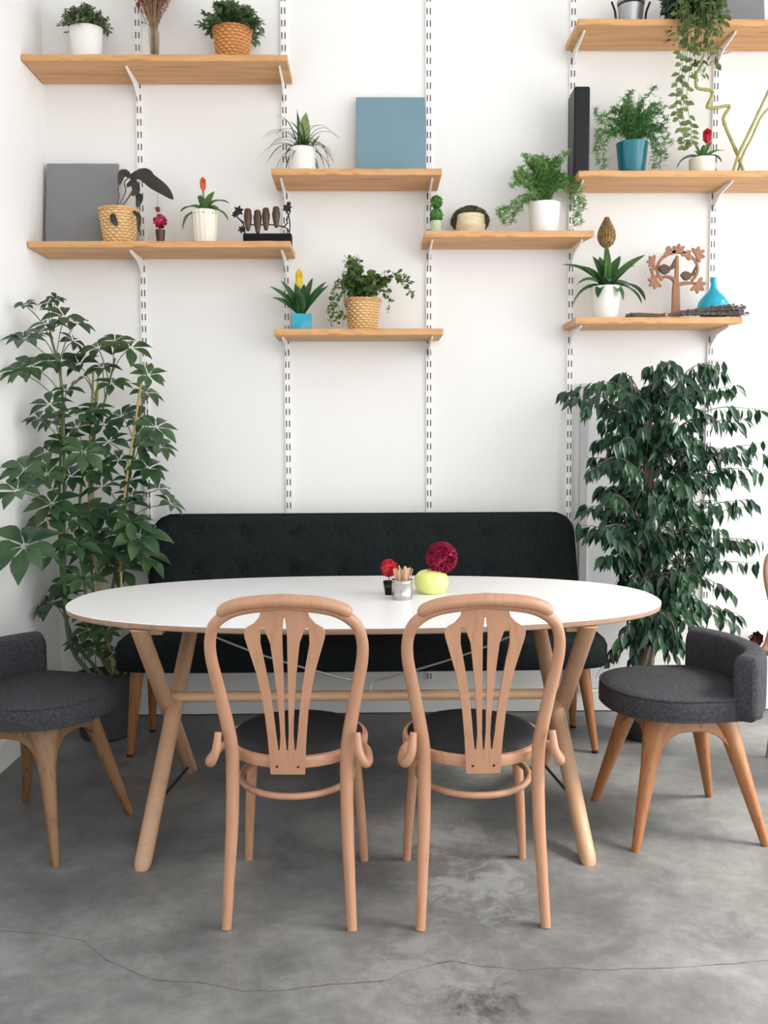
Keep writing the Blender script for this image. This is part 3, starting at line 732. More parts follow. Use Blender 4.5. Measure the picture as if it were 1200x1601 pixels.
# ---- middle shelf
p = place(473, 'mid', -.15)
t = thing('potted_plant', 'white round pot with thin grass blades and one broad snake plant leaf', 'potted plant', p, 0, 'potted plants on the shelves')
h = hgt(473, 233, p)
pot(t, [(.050, 0), (.056, .006), (.058, h * .5), (.057, h)], M_CERAMIC)
g = G()
for i in range(46):
    a = rr(0, 6.28); g.strap((rr(-.02, .02), rr(-.02, .02), h - .012), a, math.radians(rr(35, 80)), rr(.14, .27), .009, rr(1.8, 3.4) if abs(math.cos(a)) > .4 else rr(1.0, 1.8), 10, taper=lambda q: 1 - q ** 3 * .9)
g.v = [(x, min(y, .125), z) for x, y, z in g.v]; obj('grass_blades', g, L_SPID, t, fix=False)
g = G(); g.strap((.012, 0, h - .012), -1.2, math.radians(82), .165, .056, -.1, 9, taper=lambda q: max(0, .45 + 1.5 * q - 1.95 * q ** 3.2), fold=.25)
g.strap((-.006, .01, h - .012), 2.5, math.radians(84), .10, .016, -.1, 6); g.strap((.03, 0, h - .012), .2, math.radians(62), .09, .018, .3, 6)
obj('broad_leaf', g, mat('snake_leaf', (0.07, 0.15, 0.03), .4, col2=(.22, .30, .10), nscale=30, trans=.15), t, fix=False)
canvas(557, 665, 150, 'mid', M_CANB, 'plain slate blue canvas leaning on the wall on the short upper shelf')

# ---- lower middle shelf
p = place(471, 'e', -.15)
t = thing('potted_plant', 'blue cube pot with a yellow bromeliad on the lowest middle shelf', 'potted plant', p, 0.12, 'potted plants on the shelves')
h = hgt(471, 492, p); g = G(); w = .044
R = []
for (q, z) in [(w * .93, 0), (w, .004), (w, h - .003), (w - .001, h), (w - .006, h), (w - .007, h - .012)]:
    R.append([V((a * q, b * q, z)) for a, b in ((-1, -1), (1, -1), (1, 1), (-1, 1))])
g.rings(R); obj('pot', g, M_BLUEC, t, bevel=.0015)
bromeliad(t, (0, 0, h - .015), [(180, 60, .20, .75), (192, 50, .16, .7), (170, 70, .19, .6), (0, 63, .20, .45), (12, 75, .19, .2), (-15, 58, .19, .5), (260, 74, .12, .5), (60, 80, .16, .3), (120, 78, .17, .4), (220, 76, .13, .4)], L_BROMD, .046, (-.008, 0, .135), M_YEL, .085, .019)
p = place(567, 'e', -.15)
t = thing('potted_plant', 'straw basket of trailing ivy on the lowest middle shelf', 'potted plant', p, 0, 'potted plants on the shelves')
h = hgt(567, 470, p)
basket(t, .062, .080, h, M_WICK, 12, 16)
g = G(); gs = G()
def vine(P, n, L, W, g, gs, r=.0012, spread=.012, shape=None):
    P = crom(P, 5); gs.tube(P, r, 4)
    for i in range(n):
        k = int(rr(0, len(P) - 1)); c = P[k] + V((rr(-1, 1), rr(-1, 1), rr(-1, 1))) * spread
        g.leaf(c, rdir(-60, 30), rdir(10, 90), L * rr(.7, 1.2), W * rr(.7, 1.2), .3, .1, shape=shape or [.5, 1, .8, 0])
b0 = V((0, 0, h - .01))
def lp(px, py, dy=0.0): return at(px, py, p.y + dy) - p
for i in range(44):
    a = rr(0, 2 * PI); r = rr(.03, .15); e = V((r * math.cos(a), r * math.sin(a) * .7, h + rr(.02, .13)))
    vine([b0, V((e.x * .5, e.y * .5, h + .08)), e], 26, .025, .024, g, gs, spread=.016)
for i in range(16): vine([b0, lp(553 + rr(-4, 8), 430, -.02), lp(545 + rr(-10, 20), 405 + rr(-8, 10), rr(-.03, .03))], 16, .020, .020, g, gs, spread=.018)
for e in [(535, 440, 520, 470, 527, 505), (530, 445, 517, 480, 518, 510), (540, 450, 525, 480, 532, 500), (545, 450, 535, 480, 536, 508), (600, 440, 608, 470, 606, 488), (610, 430, 625, 440, 648, 462), (610, 435, 630, 430, 645, 445), (600, 425, 625, 435, 640, 455)]:
    vine([b0, lp(e[0], e[1], -.06), lp(e[2], e[3], -.09), lp(e[4], e[5], -.09)], 34, .020, .018, g, gs, spread=.013)
obj('foliage', g, L_IVY, t, fix=False); obj('stems', gs, M_STEMG, t)

# ---- shelf with topiary, moss dome, asparagus fern
p = place(682, 'mr', -.13)
t = thing('topiary_ornament', 'small double ball green topiary in a pale pot below the blue canvas shelf', 'ornament', p)
pot(t, [(.022, 0), (.026, .03), (.027, hgt(682, 346, p))], mat('pale_green_pot', (.50, .62, .42), .5), .003, 24)
g = G(); z1 = hgt(682, 316, p); z2 = hgt(682, 337, p)
g.tube([(0, 0, .04), (0, 0, z1)], .003, 6); obj('trunk', g, M_BARK, t)
g = G()
for c, r in ((z1, .026), (z2, .028)):
    g.ball((0, 0, c), r, 18, 12, .25, nf=120)
    for i in range(160):
        d = rdir(-85, 85); g.leaf(V((0, 0, c)) + d * r * .9, (d + rdir(-80, 80) * .7), d, .009, .006, 0, .2, shape=[.5, 1, 0])
obj('foliage', g, L_BOX, t, fix=False)
p = place(735, 'mr', -.14)
t = thing('potted_plant', 'round cream woven pot topped by a brown moss dome', 'potted plant', p, 0, 'potted plants on the shelves')
h = hgt(735, 337, p)
pot(t, [(.052, 0), (.060, .01), (.067, h * .5), (.062, h)], M_TAN, .005, 48, fn=lambda k, j, a, r, z: r + .0012 * math.cos(a * 24), soil=False)
g = G(); zt = hgt(735, 317, p)
g.ball((0, .012, h - .022), .083, 40, 24, .10, (1, .85, .72), 60)
for i in range(1200):
    d = rdir(-20, 88); c = V((d.x * .083, d.y * .07 + .012, d.z * .060 + h - .022))
    if c.y < 0 and c.z < h - .004 and abs(c.x) < .058: continue
    g.leaf(c, d + rdir(-90, 90) * .5, rdir(0, 90), .010, .003, .2, .1, shape=[1, .7, 0])
# keep the dome above and behind the rim
g.v = [(x, (y if z > h - .003 else max(y, .0 if abs(x) < .066 else y)), z) for x, y, z in g.v]
obj('moss', g, L_MOSS, t, fix=False)
def fern(t, base, fronds, mt, nl=60, L=.010, W=.0012, spread=.03, sub=True, gs=None):
    g = G(); s2 = G(); W = .0021
    for P in fronds:
        P = crom([V(base)] + [V(q) for q in P], 6); s2.tube(P, .0009, 3); m0 = len(P)
        for i in range(nl):
            k = min(m0 - 2, int(m0 * (0.2 + .8 * rnd()))); c = P[k].lerp(P[k + 1], rnd())
            dd = rdir(-50, 50); ln = spread * rr(.3, 1); e = c + dd * ln
            g.leaf(c, dd, rdir(20, 90), ln, W, .3, 0, shape=[1, 1, .3])
            for q in range(4):
                g.leaf(c.lerp(e, .35 + .2 * q), rdir(-60, 60), rdir(0, 90), L * rr(.6, 1.2), W * 1.5, .1, 0, shape=[1, 1, 0])
    obj('foliage', g, mt, t, fix=False); obj('stems', s2, M_STEMG, t)
p = place(850, 'mr', -.15)
t = thing('potted_plant', 'white pot of feathery asparagus fern at the right of the topiary shelf', 'potted plant', p, 0, 'potted plants on the shelves')
h = hgt(850, 319, p)
pot(t, [(.058, 0), (.061, .006), (.072, h - .004), (.073, h)], M_CERAMIC)
fr = []
for i in range(44):
    a = rr(0, 6.28); r = rr(.03, .15); H = rr(.08, .21) ; fr.append([(.3 * r * math.cos(a), .3 * r * math.sin(a), h + H * .6), (r * math.cos(a), r * .6 * math.sin(a), h + H)])
def fp(px, py, dy=0): return at(px, py, p.y + dy) - p
for e in [((825, 310), (800, 325), (780, 338)), ((830, 305), (805, 330), (785, 348)), ((835, 300), (810, 280), (805, 270)), ((830, 310), (812, 325), (800, 345)), ((820, 305), (795, 322), (778, 330)),
          ((870, 290), (900, 300), (908, 350)), ((880, 280), (903, 300), (903, 340)), ((875, 285), (905, 290), (912, 325)), ((870, 290), (895, 310), (898, 352)), ((830, 290), (812, 285), (800, 290))]:
    fr.append([fp(*e[0], -.04), fp(*e[1], -.07), fp(*e[2], -.08)])
fern(t, (0, 0, h - .01), fr, L_FERN, 105)

# ---- right shelf: black box, teal pot fern, red bromeliad, bamboo
p = place(906, 'r2', -.12)
t = thing('black_box', 'tall narrow black box standing upright at the left end of the shelf', 'box', p)
h = hgt(909, 146, p); xa = at(897, 200, p.y - .09).x - p.x; xb = at(922, 200, p.y - .09).x - p.x
g = G(); g.box(((xa + xb) / 2, -.035, h / 2), (xb - xa, .11, h)); obj('body', g, M_BLACK, t, bevel=.009)
g = G(); g.box(((xa + xb) / 2 - .003, .028, h / 2 - .004), (xb - xa - .004, .018, h - .014)); obj('back_cover', g, mat('dark_grey_plastic', (.06, .06, .065), .5), t, bevel=.004)
p = place(987, 'r2', -.15)
t = thing('potted_plant', 'teal pot of airy asparagus fern beside the black box', 'potted plant', p, 0, 'potted plants on the shelves')
h = hgt(987, 225, p)
pot(t, [(.052, 0), (.055, .006), (.070, h - .004), (.072, h)], M_TEAL)
fr = []
for i in range(50):
    a = rr(0, 6.28); r = rr(.02, .16); H = rr(.05, .19); fr.append([(.3 * r * math.cos(a), .3 * r * math.sin(a), h + H * .6), (r * math.cos(a), r * .5 * math.sin(a), h + H)])
for e in [((985, 190), (1000, 160), (1025, 135)), ((960, 200), (940, 190), (930, 170)), ((955, 205), (938, 215), (934, 255)), ((965, 205), (945, 225), (945, 262)), ((955, 210), (935, 205), (930, 235)), ((1010, 200), (1035, 210), (1040, 250)), ((1005, 205), (1030, 225), (1030, 262)), ((1010, 210), (1022, 230), (1020, 262)), ((1000, 190), (1030, 175), (1042, 190)), ((1000, 190), (1035, 195), (1048, 225)), ((975, 190), (980, 160), (985, 142)), ((1000, 200), (1020, 215), (1028, 240))]:
    fr.append([fp(*e[0], -.03), fp(*e[1], -.05), fp(*e[2], -.06)])
fern(t, (0, 0, h - .01), fr, L_FERND, 95)
p = place(1096, 'r2', -.15)
t = thing('potted_plant', 'small cream pot with a red-flowered bromeliad on the right shelf', 'potted plant', p, 0, 'potted plants on the shelves')
h = hgt(1096, 249, p)
pot(t, [(.050, 0), (.054, .006), (.056, h)], M_CREAM)
bromeliad(t, (0, 0, h - .01), [(180, 62, .15, 3.0), (170, 52, .13, 2.2), (200, 70, .13, 1.0), (0, 55, .12, 1.2), (-10, 66, .11, 2.8), (20, 72, .11, .8), (100, 60, .1, .8), (260, 70, .08, 1.2), (150, 72, .13, .6)], L_BROM, .027, (.022, 0, .080), M_RED, .066, .020)
p = place(1156, 'r2', -.12)
def bp_(px, py, dy=0): return at(px, py, p.y + dy) - p
def cane(label, pts, r, curl=False, nm='curly_bamboo', dy=0):
    t = thing(nm, label, 'bamboo stem', p + V((0, dy, 0)), 0, 'bamboo stems on the right shelf')
    P = [V((q.x, 0, q.z)) for q in [bp_(*a, dy) for a in pts]]
    P[0].z = max(0.0, P[0].z); P[0] = V((P[0].x, 0, r * .5))
    C = crom(P, 6); n = len(C); g = G()
    g.tube(C, [r * (1.0 + (.22 if i % 7 == 0 else 0)) for i in range(n)], 8); obj('stem', g, M_CURLY, t)
    return t, P
s = .2833
zz = lambda L_: [(860 + a * s, b * s) for a, b in L_]
ct, cp = cane('zigzag curly bamboo stem rising to the hanging plant', zz([(1080, 955), (1030, 850), (970, 710), (955, 650), (985, 600), (975, 585), (900, 597), (866, 592), (870, 575), (893, 525), (885, 500), (820, 490), (803, 470), (804, 430), (806, 395)]), .0075)
g = G()
for i in range(6): g.leaf(cp[-1] + V((rr(-.03, .03), rr(-.03, .02), rr(-.02, .0))), rdir(-60, 10), (0, 0, 1), rr(.03, .045), .013, .6, .2)
obj('foliage', g, L_HOYA, ct, fix=False)
cane('straight bamboo stem leaning right, the longer of the crossing pair', zz([(995, 950), (1040, 850), (1120, 680), (1195, 520), (1260, 380)]), .0065, dy=-.02)
cane('straight bamboo stem leaning right beside the longer one, the thinner of the crossing pair', zz([(1020, 950), (1060, 860), (1110, 760), (1160, 650), (1210, 590)]), .005, nm='curly_bamboo', dy=.02)

# ---- top right shelf
p = place(985, 'tr', -.12)
t = thing('metal_bucket', 'small grey metal bucket with side handles on the top right shelf', 'bucket', p)
pot(t, [(.044, 0), (.047, .005), (.058, .13), (.062, .14)], mat('galvanised', (.42, .43, .45), .4, .7), .003, 32, 'bucket')
for sx in (-1, 1): g = G(); g.tube(crom([(sx * .053, 0, .05), (sx * .064, 0, .06), (sx * .070, 0, .10), (sx * .085, 0, .14)], 4), .005, 6); obj('handle', g, M_DARKMET, t)
canvas(1117, 1196, -100, 'tr', M_CANG, 'plain grey canvas standing behind the hanging plant on the top right shelf', ztop=.42)
p = place(1080, 'tr', -.20)
t = thing('hanging_plant', 'dark potted trailing vine hanging over the edge of the top right shelf', 'potted plant', p)
pot(t, [(.055, 0), (.06, .006), (.078, .15), (.08, .16)], M_BLKMATTE, .005)
g = G(); gd = G(); gs = G()
b0 = V((0, 0, .15))
sh = [.15, 1, .9, 0]
for i in range(46):
    a = rr(PI, 2 * PI); a = a if i % 4 else rr(0, PI); e = V((math.cos(a) * rr(.07, .115), math.sin(a) * rr(.07, .12), 0))
    vine([b0, b0 + e * .6 + V((0, 0, .07)), V((e.x, e.y, .08)), V((e.x, e.y, rr(-.06, .06)))], 56, .032, .020, gd, gs, spread=.018, shape=sh)
tips = [(1062, 60), (1070, 95), (1078, 110), (1090, 100), (1095, 120), (1105, 105), (1110, 90), (1120, 100), (1125, 60), (1098, 125), (1085, 118), (1128, 45), (1118, 118), (1103, 75), (1075, 70)]
for (px, py) in tips:
    e = at(px, py, D - SW - .03 - rr(0, .04)) - p; X = e.x
    vine([b0, V((X * .8, -.09, .12)), V((X, e.y, .03)), e], 44, .040, .018, g, gs, spread=.016, shape=sh)
for pts in ([(1060, 60), (1064, 100), (1058, 130), (1057, 165), (1060, 185), (1068, 215), (1070, 230)], [(1085, 70), (1078, 110), (1073, 150), (1078, 190), (1080, 210), (1078, 228)], [(1075, 60), (1070, 120), (1064, 160), (1072, 200)], [(1068, 50), (1066, 120), (1068, 170)]):
    P = [b0, V((pts[0][0] * 0 + (at(*pts[0], D - SW - .04) - p).x, -.10, .10))] + [at(a, b, D - SW - .045) - p for a, b in pts]
    C = crom(P, 8); gs.tube(C, .0013, 4)
    for k in range(8, len(C), 2):
        sd = 1 if (k // 2) % 2 else -1
        g.leaf(C[k], V((sd * .9, rr(-.3, .2), rr(-.55, .15))), (rr(-.3, .3), -1, rr(.0, .35)), rr(.030, .038), rr(.018, .022), .3, .15, shape=sh)
obj('foliage', gd, L_HOYAD, t, fix=False); obj('trailing_vines', g, leafmat('vine_leaf', (.045, .09, .03), (.17, .22, .07), .45, .25, 22), t, fix=False); obj('stems', gs, M_STEMG, t)

# ---- lower right shelf
p = place(946, 'dr', -.15)
t = thing('potted_plant', 'white pot with a broad-leaved bromeliad bearing a brown cone flower', 'potted plant', p, 0, 'potted plants on the shelves')
h = hgt(946, 449, p)
pot(t, [(.052, 0), (.054, .004), (.067, h - .004), (.068, h)], M_CERAMIC)
bromeliad(t, (0, 0, h - .015), [(176, 56, .24, 1.05), (188, 40, .21, 2.4), (165, 62, .17, .9), (0, 54, .24, .55), (10, 50, .23, 2.2), (-12, 45, .20, 2.4), (25, 70, .18, .5), (155, 74, .17, .5), (235, 55, .13, 3.0), (305, 50, .14, 3.0), (265, 66, .13, 2.2), (70, 74, .17, .5), (110, 76, .17, .5), (205, 50, .18, 1.6), (340, 64, .17, 1.2)], L_BROMD, .052)
g = G(); zc = hgt(946, 390, p); c0 = at(946, 400, p.y) - p
g.strap((0, 0, h), -2.2, math.radians(86), .19, .055, 0, 8); g.strap((0, 0, h), -.9, math.radians(84), .17, .050, 0, 8); obj('stem', g, L_BROM, t, fix=False)
g = G(); zb = hgt(946, 385, p); zt = hgt(946, 339, p); hc = zt - zb
g.lathe([(.010, zb - .01), (.026, zb + hc * .18), (.030, zb + hc * .34), (.014, zb + hc * .72), (.002, zt - .01)], 16)
for k in range(16):
    for j in range(9):
        a = j * 2 * PI / 9 + k * .35; u = k / 16; r = .033 * (math.sin(PI * min(1, .20 + .80 * u ** .8)) ** 1.2); z = zb + hc * .92 * u
        g.leaf((r * math.cos(a), r * math.sin(a), z), (math.cos(a) * .6, math.sin(a) * .6, 1), (math.cos(a), math.sin(a), -.3), .020, .013, -.6, .3, shape=[.8, 1, 0])
obj('flower', g, M_CONE, t, fix=False)
# fretwork tree with two birds
p = place(1057, 'dr', -.12)
t = thing('wooden_tree_ornament', 'cut-out wooden tree ornament with leaves and two dark birds', 'ornament', p)
U = s / 347.0; zoff = hgt(1057, 480, p)
def uv(a, b): return ((a - 697) * U, (b_y(b)))
def b_y(b): return (565 - b) * U + zoff
def flat(P, th, mt, name, y=0, holes=()):
    g = outline([(uv(a, b)) for a, b in P], th, holes=[[uv(a, b) for a, b in H] for H in holes]); g.v = [(x, q + y, z) for x, q, z in g.v]
    return obj(name, g, mt, t)
zlow = 565 + zoff / U
g = outline([uv(a, b) for a, b in [(668, zlow), (716, zlow), (710, 470), (703, 420), (701, 300), (697, 284), (688, 284), (684, 300), (682, 400), (674, 430), (670, 470)]], .016)
obj('trunk', g, M_FRET, t)
def u3(a, b): q = uv(a, b); return V((q[0], 0, q[1]))
for P in ([(692, 440), (668, 410), (640, 400), (605, 403), (580, 395)], [(692, 458), (715, 440), (760, 434), (800, 436)]):
    g = G(); g.tube(crom([u3(*q) for q in P], 5), interp([.010, .009, .007, .006, .005][:len(P)], 5), 8); obj('branch', g, M_FRET, t)
g = G(); P = []
for k in range(31):
    a = math.radians(222 - k * 8.9); P.append(V((uv(697 + 112 * math.cos(a), 0)[0], 0, b_y(358 - 92 * math.sin(a)))))
g.tube(P, .0075, 8, flat=.9); obj('branch_ring', g, M_FRET, t)
def palm(cx, cy, R, ang, n=5, span=200):
    P = []
    for k in range(n):
        a = math.radians(ang - span / 2 + span * k / (n - 1)); da = math.radians(span / (n - 1) / 2)
        for f, q in ((-.95, .60), (-.5, .86), (0, 1.02), (.5, .86)):
            P.append((cx + R * q * math.cos(a + da * f), cy - R * q * math.sin(a + da * f)))
    a = math.radians(ang + 180); P.append((cx + R * .25 * math.cos(a), cy - R * .25 * math.sin(a)))
    return P
for (cx, cy, R, ang, n) in ((560, 318, 38, 180, 5), (575, 425, 45, 215, 5), (700, 262, 42, 90, 5), (650, 268, 36, 110, 3), (745, 285, 34, 60, 3), (803, 280, 46, 30, 5), (808, 445, 48, -40, 5), (560, 365, 22, 150, 3)):
    flat(palm(cx, cy, R, ang, n), .012, M_FRET, 'leaf', -.004)
def birdo(cx, cy, k, sgn):
    body = [(-42, -5), (-30, -22), (-12, -28), (8, -22), (24, -10), (40, -32), (52, -58), (60, -52), (50, -24), (58, -8), (46, 0), (30, 6), (18, 24), (0, 32), (-18, 28), (-32, 12)]
    return [(cx + a * k, cy + b * k) for a, b in body]
flat(birdo(626, 360, .92, 1), .018, M_BIRDD, 'bird', -.010)
flat(birdo(748, 395, .85, 1), .018, mat('mid_brown_carved', (.10, .045, .02), .45), 'bird', -.006)
p = place(1114, 'dr', -.13)
t = thing('glass_vase', 'turquoise onion-shaped glass vase with a slim neck on the lower right shelf', 'vase', p)
g = G(); H0 = hgt(1114, 434, p); prof = [(.0, .030), (.05, .045), (.16, .062), (.28, .070), (.40, .068), (.52, .055), (.63, .036), (.72, .020), (.82, .0135), (.95, .012), (1.0, .013)]
pr = [(r, z * H0) for z, r in prof]
C = crom([(r, 0, z) for r, z in pr], 4); pr = [(q.x, q.z) for q in C]
g.lathe(pr + [(.010, H0), (.0095, H0 * .8)], 36); obj('body', g, M_BGLASS, t)
p = place(1072, 'dr', -.225)
t = thing('lavender_bundle', 'tied bundle of dried lavender lying along the front of the lower right shelf', 'dried flowers', p)
g = G(); gf = G(); xl, xt, xr = (at(977, 490, p.y) - p).x, (at(1040, 488, p.y) - p).x, (at(1165, 488, p.y) - p).x
for i in range(70):
    a = rr(0, 6.28); q = math.sqrt(rnd()); cy, cz = math.cos(a) * q, abs(math.sin(a) * q)
    L0 = xl + rr(0, .05); e = xr - rr(0, .09)
    P = [V((L0, cy * .03, .004 + cz * .022)), V((xt, cy * .010, .010 + cz * .012)), V((xt + .10, cy * .02, .016 + cz * .022)), V((e, cy * .05, .010 + cz * .050 + (math.sin(a) * .006)))]
    C = crom(P, 5); g.tube(C, .0016, 4)
    for k in range(9, len(C)):
        gf.ball(C[k], rr(.0035, .0055), 6, 4, .5, (1.5, 1, 1), 200)
obj('stems', g, M_LSTEM, t); obj('flower_heads', gf, M_LAV, t)
g = G()
for dx in (-.004, 0, .004): g.tube([V((xt + dx, .014 * math.cos(a * PI / 8), .0135 + .0125 * math.sin(a * PI / 8))) for a in range(16)], .0016, 5, closed=True)
obj('tie', g, M_RAFFIA, t)

# ------------------------------------------------------------------ cushions
def superell(hx, hy, n=2.4, N_=96, c=(0, 0)):
    out = []
    for i in range(N_):
        t = 2 * PI * i / N_; ct, st = math.cos(t), math.sin(t)
        out.append(V((c[0] + hx * math.copysign(abs(ct) ** (2 / n), ct), c[1] + hy * math.copysign(abs(st) ** (2 / n), st), 0)))
    return out
def inset(P, d):
    n = len(P); out = []
    for i in range(n):
        t = (P[(i + 1) % n] - P[i - 1]); t.normalize(); nrm = V((t.y, -t.x, 0)); out.append(P[i] - nrm * d)
    return out
def slab(g, P, prof, crown=0.0, axis=None):
    """prof: (inset, z) from the bottom up; the top closes with shrinking rings"""
    R = [[q + V((0, 0, z)) for q in inset(P, d)] for d, z in prof]
    c = sum(R[-1], V()) / len(P); z = prof[-1][1]
    top = R[-1]
    for f in (.85, .65, .4, .15): R.append([V((c.x + (q.x - c.x) * f, c.y + (q.y - c.y) * f, z + crown * (1 - f * f))) for q in top])
    g.rings(R)

# ------------------------------------------------------------------ table
TC = V((-0.012, 3.370, 0)); THX, THY, TZ = 1.035, 0.548, 0.74
t = thing('dining_table', 'long oval dining table with white top and crossed round wooden legs', 'table', TC)
P = superell(THX, THY, 2.35, 160)
g = G(); slab(g, P, [(.004, TZ - .0055), (0, TZ - .004), (0, TZ - .001), (.001, TZ)]); obj('tabletop', g, M_TOP, t)
g = G(); slab(g, P, [(.014, TZ - .024), (.003, TZ - .020), (.0006, TZ - .012), (.0006, TZ - .0052)]); obj('edge_band', g, M_EDGE, t)
lx = .680
for sx in (-1, 1):
    for (y0, y1, zt, off) in ((2.825, 3.74, .716, .018), (3.698, 2.945, .716, -.018)):
        g = G(); a = V((sx * (lx - off * 1) - TC.x * 0, y0 - TC.y, 0)); b = V((sx * (lx - off), y1 - TC.y, zt))
        if y0 > 3: b.x = sx * (lx + .02); a.x = sx * (lx + .012)
        if y0 < 3: a.x = sx * (lx + .002); b.x = sx * (lx - .025)
        d = (b - a).normalized(); L = (b - a).length; R = []
        q = d.cross(V((1, 0, 0))).normalized(); x = V((1, 0, 0)); x = (x - d * x.dot(d)).normalized()
        for u, r in ((0, .019), (.006, .0235), (.02, .026), (.5, .0285), (1, .027)):
            c = a + d * L * u; row = []
            for k in range(20):
                w = c + (x * math.cos(k * PI / 10) + q * math.sin(k * PI / 10)) * r
                if u < .001: w = w + V((0, 0, -w.z))
                if u == 1: w = w + d * ((zt - w.z) / d.z)
                w.z = max(w.z, 0); row.append(w)
            R.append(row)
        g.rings(R); obj('leg', g, M_TLEG, t)
g = G(); yb = 3.31 - TC.y; g.tube([(-lx + .0, yb, .402), (0, yb, .402), (lx, yb, .402)], .0185, 20); obj('stretcher', g, M_TBAR, t)
for sx in (-1, 1): # wooden rails under the top carrying the legs
    g = G(); g.box((sx * (lx - .01), .0, .704), (.07, .80, .024)); obj('top_rail', g, M_TLEG, t, bevel=.003)
ywire = yb
for sx in (-1, 1):
    g = G(); g.tube(crom([(sx * (lx - .06), yb - .20, .712), (sx * .36, yb - .1, .575), (sx * .10, yb - .02, .475), (sx * .035, yb, .455), (sx * .018, yb, .43), (sx * .018, yb, .40)], 6), .0035, 8); obj('brace_wire', g, M_WIRE, t)
for sx in (-1, 1):
    g = G(); A = V((sx * (lx + .012), 3.67 - TC.y, .03)); B = V((sx * (lx + .0), 2.98 - TC.y, .13)); g.tube([A, B], .0055, 8); obj('tie_rod', g, M_DARKMET, t)

# ------------------------------------------------------------------ things on the table
ycup = atz(629, 939, TZ)
t = thing('steel_cup', 'small brushed steel cup full of wooden stirrers on the white table', 'cup', ycup + V((0, .036, 0)))
g = G(); R0 = .0365
g.lathe([(.01, 0), (R0 - .002, 0), (R0, .002), (R0, .012), (R0 + .0008, .013), (R0, .014), (R0, .058), (R0 + .0008, .059), (R0, .060), (R0, .068), (R0 + .001, .0695), (R0 - .0012, .0695), (R0 - .0015, .004), (.001, .003)], 40); obj('body', g, M_STEEL, t)
base = ycup + V((0, .036, 0))
proto = None
for i in range(14):
    a = i * 2.4; r0 = .014 * math.sqrt((i + .5) / 14) ; r1 = .029 * math.sqrt((i + .6) / 14)
    A = V((r0 * math.cos(a), r0 * math.sin(a), .005)); Bv = V((r1 * math.cos(a) , r1 * math.sin(a), .07)); d = (Bv - A).normalized()
    if proto is None:
        g = G(); L0 = .108; w, th = .0038, .0016
        pr = [(0, .6), (.003, .95), (.01, 1), (L0 - .01, 1), (L0 - .003, .9), (L0, .5)]
        g.rings([[V((sx * w * k, sy * th, z)) for sx, sy in ((-1, -1), (1, -1), (1, 1), (-1, 1))] for z, k in pr])
        o = obj('wooden_stirrer', g, M_STICK, smooth=False); proto = o
    else:
        o = proto.copy(); COL.objects.link(o)
    o.location = base + A; q = V((0, 0, 1)).rotation_difference(d); o.rotation_mode = 'QUATERNION'; o.rotation_quaternion = q @ Matrix.Rotation(rr(0, 3), 3, 'Z').to_quaternion()
    o.scale = (1, 1, rr(.88, 1.05))
    tag(o, 'thin wooden stirrer standing in the small steel cup', 'stirrer', 'wooden stirrers in the steel cup')
q = atz(608, 931, TZ)
t = thing('potted_flower', 'tiny black pot with a bright red flower ball behind the steel cup', 'potted plant', q + V((0, .018, 0)))
pot(t, [(.013, 0), (.0145, .002), (.0185, .040), (.021, .041), (.0215, .050)], M_BLKMATTE, .002, 24)
fc_ = at(608, 888, q.y + .018) - q - V((0, .018, 0))
g = G(); g.tube([(0, 0, .03), (fc_.x * .5, 0, .07), (fc_.x, 0, fc_.z)], .0018, 6); obj('stem', g, M_STEMG, t)
g = G(); redball(g, (fc_.x, 0, fc_.z), .0295, 200); obj('flower', g, M_RED, t, fix=False)
q = atz(675.5, 930, TZ) + V((0, .045, 0))
t = thing('round_vase', 'squat lime green round vase on the white table', 'vase', q)
g = G(); H0 = .084
pr = [(.035, 0), (.045, .003), (.058, .020), (.0635, .042), (.058, .064), (.044, .079), (.028, .0845), (.020, .084), (.019, .080), (.03, .070), (.050, .05), (.05, .03), (.002, .008)]
C = crom([(r, 0, z) for r, z in pr], 3); g.lathe([(c.x, c.z) for c in C], 40); obj('body', g, M_GREENV, t)
t = thing('pompon_flower', 'large crimson pompon flower standing in the lime green vase', 'flower', q + V((0, 0, .010)))
fc_ = at(690, 872, q.y) - q - V((0, 0, .010))
g = G(); g.tube(crom([(-.0, 0, 0), (.003, 0, .06), (fc_.x, 0, fc_.z)], 4), .0022, 6); obj('stem', g, M_STEMG, t)
g = G(); redball(g, (fc_.x, 0, fc_.z), .052, 1300); obj('petals', g, M_CRIM, t, fix=False)

